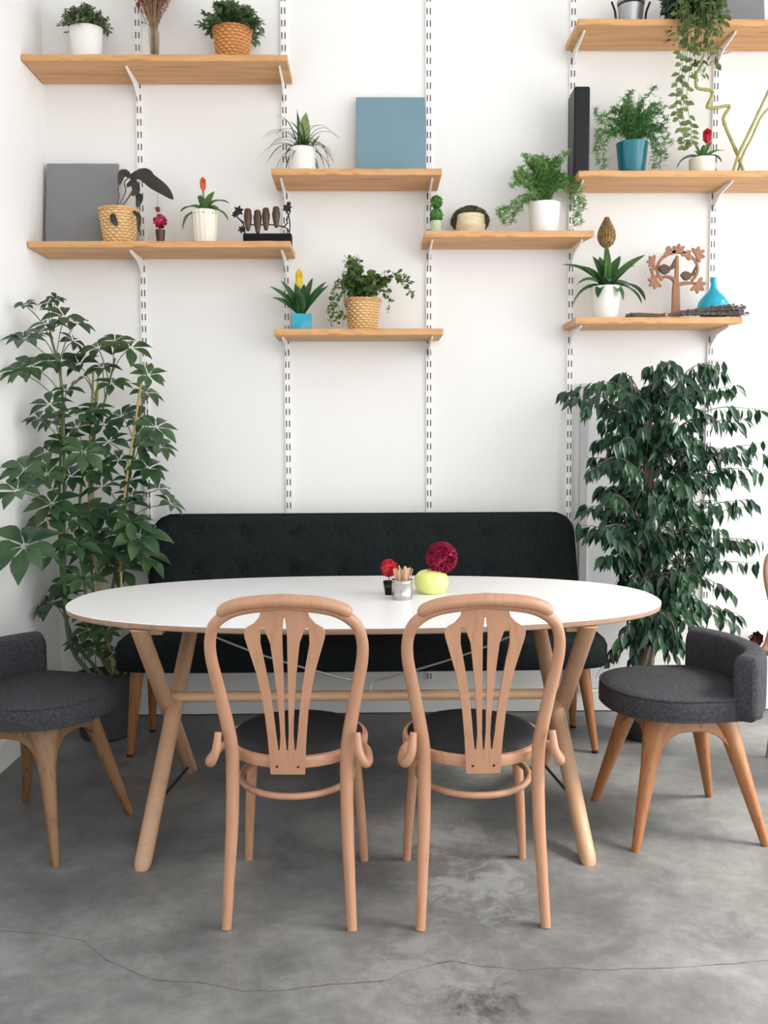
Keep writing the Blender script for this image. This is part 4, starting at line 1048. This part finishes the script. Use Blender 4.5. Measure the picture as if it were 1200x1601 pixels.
# ------------------------------------------------------------------ bentwood chairs
def make_chair():
    t = thing('bentwood_chair', '', 'chair', (0, 0, 0), 0, 'bentwood chairs')
    half = [(.168, 0.0, 0.0), (.162, .018, .12), (.155, .040, .28), (.1535, .052, .42), (.158, .050, .50), (.181, .036, .63), (.199, .018, .73), (.197, .006, .79), (.176, -.006, .832), (.118, -.016, .864), (0, -.020, .880)]
    C = crom(half, 6); rad = interp([.0135, .015, .0175, .0185, .0185, .017, .016, .0155, .0155, .0155, .0155], 6)
    P = [V((-q.x, q.y, q.z)) for q in C] + [V(q) for q in reversed(C[:-1])]
    r = rad + list(reversed(rad[:-1]))
    g = G(); g.tube(P, r, 14); obj('back_frame', g, M_BENT, t)
    cr_ = [(.170, -.012, .8535), (.140, -.026, .872), (.09, -.034, .885), (0, -.038, .892)]
    C = crom(cr_, 6); P = [V((-q.x, q.y, q.z)) for q in C] + [V(q) for q in reversed(C[:-1])]
    n = len(P); g = G(); g.tube(P, [(.012 + .0080 * min(1, min(i, n - 1 - i) / 3) ** .5) for i in range(n)], 14, upv=(0, 1, .1), flat=.85); obj('top_rail', g, M_BENT, t)
    # splat
    hw = [(.418, .046), (.47, .048), (.52, .051), (.59, .0575), (.645, .066), (.70, .0775), (.75, .092), (.79, .104), (.806, .1055), (.818, .098), (.828, .080), (.845, .065), (.868, .058)]
    out = [(-w, z) for z, w in hw] + [(w, z) for z, w in reversed(hw)]
    def slot(c0, w0, c1, w1, z0, z1, side):
        L, Rr = [], []
        for k in range(9):
            u = k / 8; z = z0 + (z1 - z0) * u; c = c0 + (c1 - c0) * (u ** 1.6); w = w0 + (w1 - w0) * (u ** 1.3)
            if k == 0: w *= .35; 
            if k == 8: w *= .35
            L.append((c - w, z)); Rr.append((c + w, z))
        return L + Rr[::-1]
    holes = [slot(0, .0048, 0, .0066, .485, .842, 0), slot(-.0215, .0050, -.058, .0145, .485, .816, 0), slot(.0215, .0050, .058, .0145, .485, .816, 0)]
    g = outline(out, .009, holes=holes, bev=.001)
    yz = lambda z: .016 + (-.020 - .016) * ((z - .42) / .45) - .020 * math.sin(PI * (z - .42) / .45)*0 
    g.v = [(x, y + yz(z), z) for x, y, z in g.v]
    sp = obj('splat', g, M_BENT, t)
    g = G()
    for sx in (-1, 1): g.lathe([(.0005, .0), (.0035, 0), (.0030, .0012), (.0005, .0016)], 10, (0, 0, 0))
    g.v = [(x + (-.028 if i < 40 else .028), yz(.44) - .0045 - z, .440 + y) for i, (x, y, z) in enumerate(g.v)]
    obj('screw', g, M_DARKMET, sp)
    # seat
    cx, cy, rx, ry = 0, .245, .196, .215
    g = G(); R = []
    for (dr, z) in ((.0, .428), (.004, .430), (.006, .450), (.002, .458), (-.012, .460), (-.03, .456), (-.03, .430)):
        R.append([V((cx + (rx + dr) * math.cos(a * PI / 30), cy + (ry + dr) * math.sin(a * PI / 30), z)) for a in range(60)])
    g.rings(R, loop=True); obj('seat_ring', g, M_BENT, t)
    g = G(); P = [V((cx + (rx - .010) * math.cos(a * PI / 32), cy + (ry - .010) * math.sin(a * PI / 32), 0)) for a in range(64)]
    slab(g, P, [(.02, .445), (0, .452), (.0, .462), (.008, .470), (.03, .477)], crown=.006); obj('seat', g, M_LEATHER, t)
    for sx in (-1, 1):
        g = G(); C = crom([(sx * .180, .425, 0), (sx * .172, .410, .14), (sx * .158, .390, .32), (sx * .150, .378, .432)], 5)
        g.tube(C, interp([.0125, .0145, .0165, .0165], 5), 14); obj('front_leg', g, M_BENT, t)
    g = G(); g.tube([V((.158 * math.cos(a * PI / 24), .222 + .182 * math.sin(a * PI / 24), .348)) for a in range(48)], .0095, 10, closed=True); obj('ring_stretcher', g, M_BENT, t)
    for sx in (-1, 1):
        g = G(); C = crom([(sx * .180, .20, .452), (sx * .204, .12, .452), (sx * .212, .050, .446), (sx * .204, .016, .450), (sx * .190, .010, .480), (sx * .184, .020, .530)], 6)
        g.tube(C, interp([.008, .0115, .013, .013, .012, .0095], 6), 10); obj('side_brace', g, M_BENT, t)
    for (x, y) in ((-.168, 0), (.168, 0), (-.180, .425), (.180, .425)):
        pass
    return t
ch = make_chair()
ch.location = (-.2165, 2.459, 0); ch.rotation_euler.z = math.radians(-2.6); ch['label'] = 'left of the two bentwood chairs tucked under the white table, black round seat'
dup(ch, 'right of the two bentwood chairs tucked under the white table, black round seat', (.301, 2.452, 0), math.radians(1.0))
xe = at(1194, 905, 3.77).x + .215
dup(ch, 'bentwood chair at the right edge of the photo, only the curve of its back showing', (xe, 3.79, 0), math.radians(180))

# ------------------------------------------------------------------ swivel armchairs
def make_stool(wood, near=-1):
    """faces -x; square splayed base, padded seat, low wrapped backrest on +x"""
    t = thing('upholstered_chair', '', 'chair', (0, 0, 0), 0, 'grey upholstered low-back chairs')
    # seat outline: rounded towards -x, squarer at +x
    P = []
    for i in range(80):
        a = 2 * PI * i / 80; ca, sa = math.cos(a), math.sin(a); n = 2.3 + 4.5 * max(0, ca) 
        P.append(V((.235 * math.copysign(abs(ca) ** (2 / n), ca) - .02, (.238 + .006 * ca) * math.copysign(abs(sa) ** (2 / n), sa), 0)))
    g = G(); slab(g, P, [(.05, .408), (.012, .411), (.002, .419), (0, .433), (.001, .468), (.006, .480), (.014, .486)], crown=.010); obj('seat', g, M_GREY, t)
    g = G()
    g.tube([q + V((0, 0, .481)) for q in inset(P, .006)], .0045, 7, closed=True); g.tube([q + V((0, 0, .416)) for q in inset(P, .004)], .0036, 7, closed=True); obj('piping', g, M_GREY, t)
    # backrest: swept rounded section along an arc
    sec = []
    for i in range(28):
        a = 2 * PI * i / 28; ca, sa = math.cos(a), math.sin(a)
        sec.append((.040 * math.copysign(abs(ca) ** .55, ca), (.104) * math.copysign(abs(sa) ** .28, sa)))
    path = []
    for k in range(23):
        u = -1 + 2 * k / 22; path.append(V((.226 - (.104 if u * near > 0 else .070) * abs(u) ** 2.4, .236 * u, 0)))
    R = []
    def bring(c, nrm, f, push):
        z0 = .517
        return [V((c.x, c.y, z0)) + nrm * (s_[0] * f) + V((0, 0, s_[1] * (f if f > .5 else f + .1))) + push for s_ in sec]
    for k, c in enumerate(path):
        tn = (path[min(22, k + 1)] - path[max(0, k - 1)]).normalized(); nrm = V((tn.y, -tn.x, 0))
        if k == 0:
            for f, dd in ((.55, .018), (.85, .012), (.97, .005)): R.append(bring(c, nrm, f if f > .6 else .7, tn * -dd))
        R.append(bring(c, nrm, 1, V()))
        if k == 22:
            for f, dd in ((.97, .005), (.85, .012), (.7, .018)): R.append(bring(c, nrm, f, tn * dd))
    g = G(); g.rings(R); obj('backrest', g, M_GREY, t, bevel=.004)
    # base
    g = G(); g.lathe([(.02, .392), (.085, .393), (.085, .408), (.02, .410)], 28); obj('swivel_plate', g, M_DARKMET, t)
    hs = .214
    for (sx, sy) in ((1, 1), (1, -1), (-1, 1), (-1, -1)):
        g = G(); foot = V((sx * hs, sy * hs, 0)); top = V((sx * .112, sy * .112, .404))
        d = (top - foot).normalized(); x = V((sx, sy, 0)).normalized(); x = (x - d * x.dot(d)).normalized(); y = d.cross(x); R = []
        for u, wx, wy in ((0, .011, .011), (.02, .0135, .013), (.3, .019, .018), (.6, .024, .024), (.85, .028, .036), (1, .030, .052)):
            c = foot.lerp(top, u); row = []
            for k in range(16):
                a = 2 * PI * k / 16; w = c + x * wx * math.copysign(abs(math.cos(a)) ** .75, math.cos(a)) + y * wy * math.copysign(abs(math.sin(a)) ** .75, math.sin(a))
                if u == 0: w.z = 0
                w.z = max(w.z, 0); row.append(w)
            R.append(row)
        g.rings(R); obj('leg', g, wood, t)
    # arched aprons between the legs
    for k in range(4):
        g = G(); M = Matrix.Rotation(k * PI / 2, 3, 'Z'); R = []
        for i in range(17):
            u = -1 + 2 * i / 16; x = u * .140; zt = .409; zl = .356 - .100 * abs(u) ** 3.0
            yo = -.118 - (.409 - zl) * .25
            R.append([M @ V((x, -.098, zt)), M @ V((x, -.132, zt)), M @ V((x, yo - .014, zl)), M @ V((x, yo + .010, zl))])
        g.rings(R); obj('apron', g, wood, t, bevel=.003)
    return t
st = make_stool(M_STOOLW)
st.location = (1.037, 3.143, 0); st.rotation_euler.z = math.radians(4); st['label'] = 'grey upholstered low-back chair with orange teak legs at the right end of the table'
st2 = make_stool(M_STOOLL, 1)
st2.location = (-1.104, 3.127, 0); st2.rotation_euler.z = math.radians(180 - 17.4); st2['label'] = 'grey upholstered low-back chair with worn oak legs at the left end of the table'

# ------------------------------------------------------------------ bench
by = 4.30
t = thing('upholstered_bench', 'long black felt bench with button-tufted back and tapered wooden legs', 'bench', (0, 4.1, 0))
zt = at(565, 803, 4.30).z
xa, xb = at(232, 880, 4.25).x, at(903, 880, 4.25).x; cxb = (xa + xb) / 2; hw = (xb - xa) / 2
zlow = .36; g = G(); NX, NZ = 150, 44; rc = .085
btn = [(at(304.5 + 76 * i, 834, 4.22).x, at(304.5 + 76 * i, 834, 4.22).z) for i in range(8)] + [(at(304.5 + 76 * i, 894, 4.22).x, at(304.5 + 76 * i, 894, 4.22).z) for i in range(8)]
bz3 = btn[8][1] - (btn[0][1] - btn[8][1]); btn += [(x, bz3) for x, _ in btn[:8]]
def halfw(z):
    w = hw - .02 * max(0, (z - .6)) / .35
    if z > zt - rc: w -= rc - math.sqrt(max(0, rc * rc - (z - (zt - rc)) ** 2))
    return w
def tilt(z): return 4.225 + .10 * (z - zlow) / (zt - zlow)
fr_, bk = [], []
for j in range(NZ + 1):
    v = j / NZ; z = zlow + (zt - zlow) * (1 - (1 - v) ** 1.3) if False else zlow + (zt - zlow) * v
    w = halfw(z - (1e-4 if j == NZ else 0)); row = []; row2 = []
    for i in range(NX + 1):
        u = -1 + 2 * i / NX; x = cxb + w * u
        de = min(w * (1 - abs(u)), zt - z + .0) ; re = .028
        k = math.sqrt(max(0, 1 - (1 - min(de, re) / re) ** 2))
        th = .045 * k + .030
        for bx, bz_ in btn:
            r2 = (x - bx) ** 2 + (z - bz_) ** 2
            if r2 < .02: th -= .013 * math.exp(-r2 / .0007) + .006 * math.exp(-r2 / .004)
        row.append(V((x, tilt(z) - th - 4.1, z))); row2.append(V((x, tilt(z) + .045 - (0.0 if k > .5 else .02 * (1 - k)) - 4.1, z)))
    fr_.append(row); bk.append(row2)
vs = [p_ for r_ in fr_ for p_ in r_] + [p_ for r_ in bk for p_ in r_]; n1 = NX + 1; o2 = n1 * (NZ + 1); fs = []
for j in range(NZ):
    for i in range(NX):
        a = j * n1 + i; fs.append((a, a + 1, a + n1 + 1, a + n1)); fs.append((o2 + a, o2 + a + n1, o2 + a + n1 + 1, o2 + a + 1))
for j in range(NZ):
    for i in (0, NX):
        a = j * n1 + i; fs.append((a, a + n1, o2 + a + n1, o2 + a))
for i in range(NX):
    for j in (0, NZ):
        a = j * n1 + i; fs.append((a, a + 1, o2 + a + 1, o2 + a))
g.add(vs, fs); bo = obj('backrest', g, M_BENCH, t)
for bx, bz_ in btn:
    g = G(); g.ball((bx, tilt(bz_) - .059 - 4.1, bz_), .011, 12, 8, 0, (1, .5, 1)); obj('button', g, M_BENCH, bo)
g = G(); P = []
for k in range(41):
    u = k / 40
for pth in (1,):
    line = [V((cxb - halfw(z), tilt(z) - .032 - 4.1, z)) for z in [zlow + (zt - zlow - .001) * q / 40 for q in range(41)]] + [V((cxb + halfw(z), tilt(z) - .032 - 4.1, z)) for z in [zlow + (zt - zlow - .001) * q / 40 for q in range(40, -1, -1)]]
    g.tube(line, .0045, 6)
obj('piping', g, M_BENCH, bo)
# seat
sa, sb = atz(186, 1020, 0.42), None
xs0 = at(184, 1020, 3.95).x; xs1 = at(945, 1020, 3.95).x; hxs = (xs1 - xs0) / 2; cxs = (xs0 + xs1) / 2
P = superell(hxs, .235, 7, 160, (cxs, 4.035 - 4.1))
zsb = at(565, 1050, 3.83).z
g = G(); slab(g, P, [(.04, zsb), (.012, zsb + .003), (0, zsb + .022), (0, zsb + .09), (.010, zsb + .112), (.03, zsb + .120)], crown=.01); obj('seat', g, M_BENCH, t)
for (tx, ty, fx, fy, wd) in ((at(215, 1056, 3.92).x, 3.92, atz(203, 1183, 0).x, 3.875, M_STOOLW), (at(910, 1056, 3.92).x, 3.92, atz(931, 1178, 0).x, 3.865, M_STOOLW),
                         (at(240, 1056, 4.14).x, 4.14, at(236, 1110, 4.20).x, 4.22, M_STOOLW), (at(893, 1056, 4.14).x, 4.14, at(897, 1110, 4.20).x, 4.22, M_STOOLW)):
    g = G(); g.tube([(fx, fy - 4.1, 0), (fx, fy - 4.1, .004), (tx, ty - 4.1, zsb + .004)], [.0125, .0135, .029], 18)
    g.v = [(x, y, max(0, z)) for x, y, z in g.v]
    lg = obj('leg', g, wd, t)
    g = G(); g.tube([(fx, fy - 4.1, .0), (fx + (tx - fx) * .02, fy - 4.1 + (ty - fy) * .02, .012)], .0142, 14); g.v = [(x, y, max(0.0, z)) for x, y, z in g.v]; obj('foot_cap', g, M_DARKMET, lg)

# ------------------------------------------------------------------ umbrella plant (left)
pc = V((-1.165, 4.16, 0))
t = thing('umbrella_plant', 'tall umbrella plant with bamboo canes in a dark pot in the left corner', 'potted plant', pc)
pot(t, [(.09, 0), (.105, .01), (.120, .10), (.13, .26), (.135, .28)], mat('charcoal_pot', (.05, .05, .052), .7), .008)
def lpt(px, py, Y): return at(px, py, Y) - pc
def stem(g, pts, r0, r1, n=6):
    C = crom(pts, n); g.tube(C, [r0 + (r1 - r0) * i / (len(C) - 1) for i in range(len(C))], 8); return C
g = G()
stemsP = [stem(g, [(-.03, -.03, .26), lpt(108, 1000, 4.12), lpt(100, 850, 4.10), lpt(100, 720, 4.10), lpt(96, 600, 4.10), lpt(78, 520, 4.12)], .010, .005),
          stem(g, [(.0, 0, .26), lpt(110, 990, 4.15), lpt(96, 900, 4.15), lpt(93, 780, 4.14), lpt(97, 650, 4.13)], .009, .005),
          stem(g, [(.04, 0, .26), lpt(148, 1000, 4.18), lpt(125, 850, 4.2), lpt(130, 740, 4.2), lpt(160, 640, 4.18), lpt(180, 560, 4.18)], .008, .004),
          stem(g, [(.06, .02, .26), lpt(165, 1010, 4.2), lpt(182, 880, 4.22), lpt(195, 790, 4.22), lpt(205, 730, 4.2), lpt(212, 690, 4.2)], .008, .004),
          stem(g, [(.03, .05, .26), lpt(155, 1010, 4.22), lpt(142, 880, 4.22), lpt(140, 780, 4.22), lpt(148, 680, 4.22), lpt(150, 610, 4.22)], .007, .004)]
obj('stems', g, M_STEMG, t)
for P in ([(.09, .02, .27), lpt(190, 830, 4.12), lpt(225, 568, 4.12)], [(.02, .03, .27), lpt(140, 800, 4.2), lpt(146, 575, 4.24)], [(.035, .02, .27), lpt(146, 800, 4.2), lpt(154, 577, 4.25)]):
    g = G(); C = crom(P, 14); g.tube(C, [.0052 * (1.25 if i % 5 == 0 else 1) for i in range(len(C))], 8); obj('bamboo_cane', g, M_CANE, t)
g = G(); gp = G()
cl = [(39, 477, .5), (75, 473, .5), (88, 468, .45), (74, 506, 1), (101, 496, 1), (118, 505, .9), (39, 530, .9), (60, 522, .8), (115, 533, .7), (153, 544, 1), (180, 533, .8), (205, 544, 1), (95, 564, .95), (48, 573, 1), (30, 580, .8), (124, 570, .9), (232, 587, .8), (133, 590, .95), (104, 610, .8), (77, 633, .9), (228, 614, .9), (133, 646, .9), (83, 657, .9), (190, 651, .9), (215, 655, .8), (244, 668, 1),
      (120, 668, 1), (162, 664, 1), (150, 640, .9), (72, 707, .95), (131, 707, 1.1), (170, 691, 1), (224, 695, .9), (250, 699, .9), (232, 732, 1), (39, 734, 1), (73, 742, .95), (186, 719, .8), (27, 768, 1.15), (160, 761, 1.05), (248, 765, .85), (81, 788, 1.1), (197, 788, .9), (74, 812, 1.1), (116, 811, 1.1), (267, 788, .8), (166, 808, 1.1), (147, 860, 1.45), (178, 862, 1.35), (217, 838, 1.4), (228, 868, 1.3), (39, 854, 1.5), (85, 866, 1),
      (81, 942, 1.5), (128, 904, 1), (100, 915, .9), (155, 850, 1.1), (120, 850, 1), (205, 815, 1), (190, 890, 1.1), (150, 735, .9), (110, 745, .9), (205, 750, .8), (100, 690, .9), (140, 985, .75), (165, 990, .75), (150, 1015, .7), (125, 1005, .7), (178, 1020, .6), (135, 960, .8), (60, 655, .7), (175, 600, .8), (160, 575, .8), (205, 775, .8), (140, 800, 1), (170, 840, 1), (210, 860, 1)]
for (px, py, sc) in cl:
    Y = rr(3.98, 4.30)
    c = at(px, py, Y)
    while c.x < XL + .075 * sc + .03 and Y > 3.4: Y -= .03; c = at(px, py, Y)
    if py > 940: c = at(px, py, rr(4.05, 4.2)); 
    c = c - pc
    best = None
    for S_ in stemsP:
        for q in S_:
            w = (q - c - V((0, 0, -.12))).length
            if q.z < c.z + .02 and (best is None or w < best[0]): best = (w, q)
    q = best[1] if best else V((0, 0, .3))
    gp.tube(crom([q, q.lerp(c, .5) + V((0, 0, .02)), c], 4), .0022, 5)
    out = V((c.x - q.x, c.y - q.y - .10, 0)); out = out.normalized() if out.length > .01 else V((0, -1, 0))
    ax = (V((0, 0, 1)) + out * rr(.35, .95)).normalized(); e1 = ax.orthogonal().normalized(); e2 = ax.cross(e1)
    nl = random.choice([6, 7, 7, 8]); a0 = rr(0, 6.28)
    for k in range(nl):
        a = a0 + k * 2 * PI / nl + rr(-.12, .12); dd = e1 * math.cos(a) + e2 * math.sin(a) + ax * rr(-.05, .35)
        L_ = .098 * sc * rr(.8, 1.1)
        b = c + dd.normalized() * .010 * sc
        g.leaf(b, dd, ax, L_ * 1.04, L_ * .48, rr(.35, .8), .22, shape=[.10, .42, .85, 1.0, .82, .40, .0])
wl = XL - pc.x + .012
g.v = [(max(x, wl), min(y, D - pc.y - .02), z) for x, y, z in g.v]
gp.v = [(max(x, wl), y, z) for x, y, z in gp.v]
obj('foliage', g, L_SCH, t, fix=False); obj('petioles', gp, M_STEMG, t)

# ------------------------------------------------------------------ weeping fig (right)
fcx = at(1008, 1045, 4.08)
pf = V((fcx.x, 4.08, 0))
t = thing('fig_tree', 'bushy weeping fig with braided trunk in a dark pot right of the bench', 'potted plant', pf)
pot(t, [(.09, 0), (.10, .01), (.110, .10), (.118, .21), (.12, .23)], mat('black_pot', (.022, .022, .024), .6), .008)
def fpt(px, py, Y): return at(px, py, Y) - pf
g = G()
for k in range(4):
    P = []
    for i in range(60):
        u = i / 59; z = .25 + (1.42 - .25) * u; a = u * 11 + k * PI / 2; r = .021 * (1 - .4 * u); sway = .012 * math.sin(u * 4)
        P.append(V((r * math.cos(a) + sway, r * math.sin(a), z)))
    g.tube(P, [.019 * (1 - .55 * i / 59) for i in range(60)], 8)
obj('trunk', g, M_BARK, t)
g = G(); gb = G()
tips = [(893, 622), (880, 615), (910, 640), (925, 600), (960, 588), (1015, 575), (1060, 572), (1105, 578), (1130, 582), (1147, 603), (1130, 565), (1112, 610), (1188, 640), (1200, 690), (1165, 655), (1190, 735), (1160, 745), (1170, 780), (1188, 845), (1150, 790), (1120, 872), (1130, 700), (915, 715), (920, 738), (902, 820), (925, 832), (915, 790), (960, 915), (985, 905), (945, 870), (1120, 880), (1155, 960), (1140, 925), (960, 1010), (990, 1025), (1065, 1010), (1050, 1025), (940, 1050), (940, 790), (1175, 790), (1100, 800),
        (1130, 655), (1150, 700), (1180, 880), (930, 690), (935, 760), (950, 640), (940, 660), (970, 880), (1010, 990), (1030, 1000), (1085, 980), (1095, 940), (1085, 900), (1110, 860), (930, 1060), (950, 1035), (1145, 975), (1090, 600), (1040, 600), (985, 610), (1120, 740), (1128, 830), (1160, 850), (1198, 710)]
for i in range(96):
    a = rr(0, 2 * PI); q = math.sqrt(rnd()); y = 770 + 215 * q * math.sin(a); sx = 88 if y < 860 else 62
    tips.append((1030 + sx * q * math.cos(a), y))
for i in range(26): tips.append((1040 + rr(-55, 45), rr(900, 1010)))
for (px, py) in tips:
    Y = rr(3.80, 4.32); c = fpt(px, py, Y); c.y = min(c.y, D - pf.y - .04)
    z0 = min(1.40, max(.45, c.z - rr(.02, .30) + (.12 if py > 900 else 0))); s0 = V((0, 0, z0))
    m1 = s0.lerp(c, .55) + V((0, 0, .07)); P = crom([s0, m1, c], 8); gb.tube(P, [.0045 * (1 - .8 * i / (len(P) - 1)) for i in range(len(P))], 5)
    n0 = len(P); inner = (c - s0).length < .3
    for k in range(4, n0):
        for q in range(2):
            if rnd() < .18: continue
            fw = (P[k] - P[k - 1]).normalized(); sd = V((rr(-1, 1), rr(-1, 1), rr(-.2, .2))).normalized()
            dd = fw * .6 + sd * .8 + V((0, 0, -.9 - rr(0, .7))); b = P[k] + V((rr(-.01, .01), rr(-.01, .01), rr(-.01, .01)))
            L_ = rr(.058, .088)
            g.leaf(b, dd, V((rr(-.6, .6), -rr(.2, 1), rr(.3, 1))), L_ * rr(.85, 1.1), L_ * rr(.30, .40), rr(.2, .9), .2, shape=[.08, .72, 1.0, .8, .34, 0.0])
wy = D - pf.y - .018
g.v = [(x, min(y, wy), max(z, .29)) for x, y, z in g.v]; gb.v = [(x, min(y, wy), z) for x, y, z in gb.v]
obj('foliage', g, L_FIC, t, fix=False); obj('branches', gb, M_BARK, t)

# dried rose on a hook at the right
q = at(1178, 1001, D - .05)
t = thing('dried_rose', 'dark red dried rose hanging on the wall behind the right grey chair', 'dried flower', (q.x, D, q.z))
g = G(); g.tube([(0, 0, .012), (0, -.05, .012), (0, -.056, .02)], .002, 6); obj('hook', g, M_DARKMET, t)
g = G(); g.tube(crom([(0, -.05, .010), (.02, -.05, -.03), (.035, -.05, -.09), (.04, -.045, -.13)], 4), .0018, 6)
for k, (x, z) in enumerate([(.034, -.08), (.04, -.11), (.03, -.07)]): g.leaf((x, -.05, z), (rr(-1, 1), -.4, rr(-.4, .3)), (0, -1, .4), .035, .018, .3, .2)
obj('stem', g, M_LSTEM, t, fix=False)
g = G()
for k in range(34):
    a = k * 2.4; r = .004 + .0006 * k; g.leaf((r * math.cos(a), -.052 - .012 + r * .4, .012 + r * math.sin(a)), (math.cos(a) * .8, -1, math.sin(a) * .8), (-math.cos(a), -.2, -math.sin(a)), .026, .022, 0, .4, shape=[.5, 1, .7])
g.ball((0, -.055, .012), .014, 10, 8, .2); obj('flower', g, mat('wine_petal', (.05, .008, .010), .6, col2=(.10, .02, .02), nscale=40), t, fix=False)

# ------------------------------------------------------------------ daylight
w = bpy.data.worlds.new('sky'); scene.world = w; w.use_nodes = True; nt = w.node_tree
bg = nt.nodes['Background']; bg.inputs['Color'].default_value = (0.975, 0.985, 1.0, 1); bg.inputs['Strength'].default_value = 5.6
def portal(name, loc, rot, sx, sy, en, col=(1, 1, 1)):
    l = bpy.data.lights.new(name, 'AREA'); l.shape = 'RECTANGLE'; l.size = sx; l.size_y = sy; l.cycles.is_portal = True
    o = bpy.data.objects.new(name, l); COL.objects.link(o); o.location = loc; o.rotation_euler = rot
for (u0, u1, z0, z1) in OPR: portal('window_portal', (XR + .21, (u0 + u1) / 2, (z0 + z1) / 2), (0, math.radians(90), 0), z1 - z0, u1 - u0, 0)
for (u0, u1, z0, z1) in OPB: portal('window_portal', ((u0 + u1) / 2, YB - .21, (z0 + z1) / 2), (math.radians(90), 0, 0), u1 - u0, z1 - z0, 0)
sl = bpy.data.lights.new('sun', 'SUN'); sl.energy = 6.5; sl.angle = math.radians(20); sl.color = (1, .93, .82)
so = bpy.data.objects.new('sun', sl); COL.objects.link(so)
so.rotation_euler = V((-0.64, 0.16, -0.75)).to_track_quat('-Z', 'Y').to_euler()

vs_ = scene.view_settings
vs_.view_transform = 'Standard'; vs_.look = 'None'; vs_.gamma = 1.0; vs_.exposure = -0.29; vs_.use_curve_mapping = False
scene.cycles.max_bounces = 10; scene.cycles.diffuse_bounces = 6; scene.cycles.transparent_max_bounces = 12
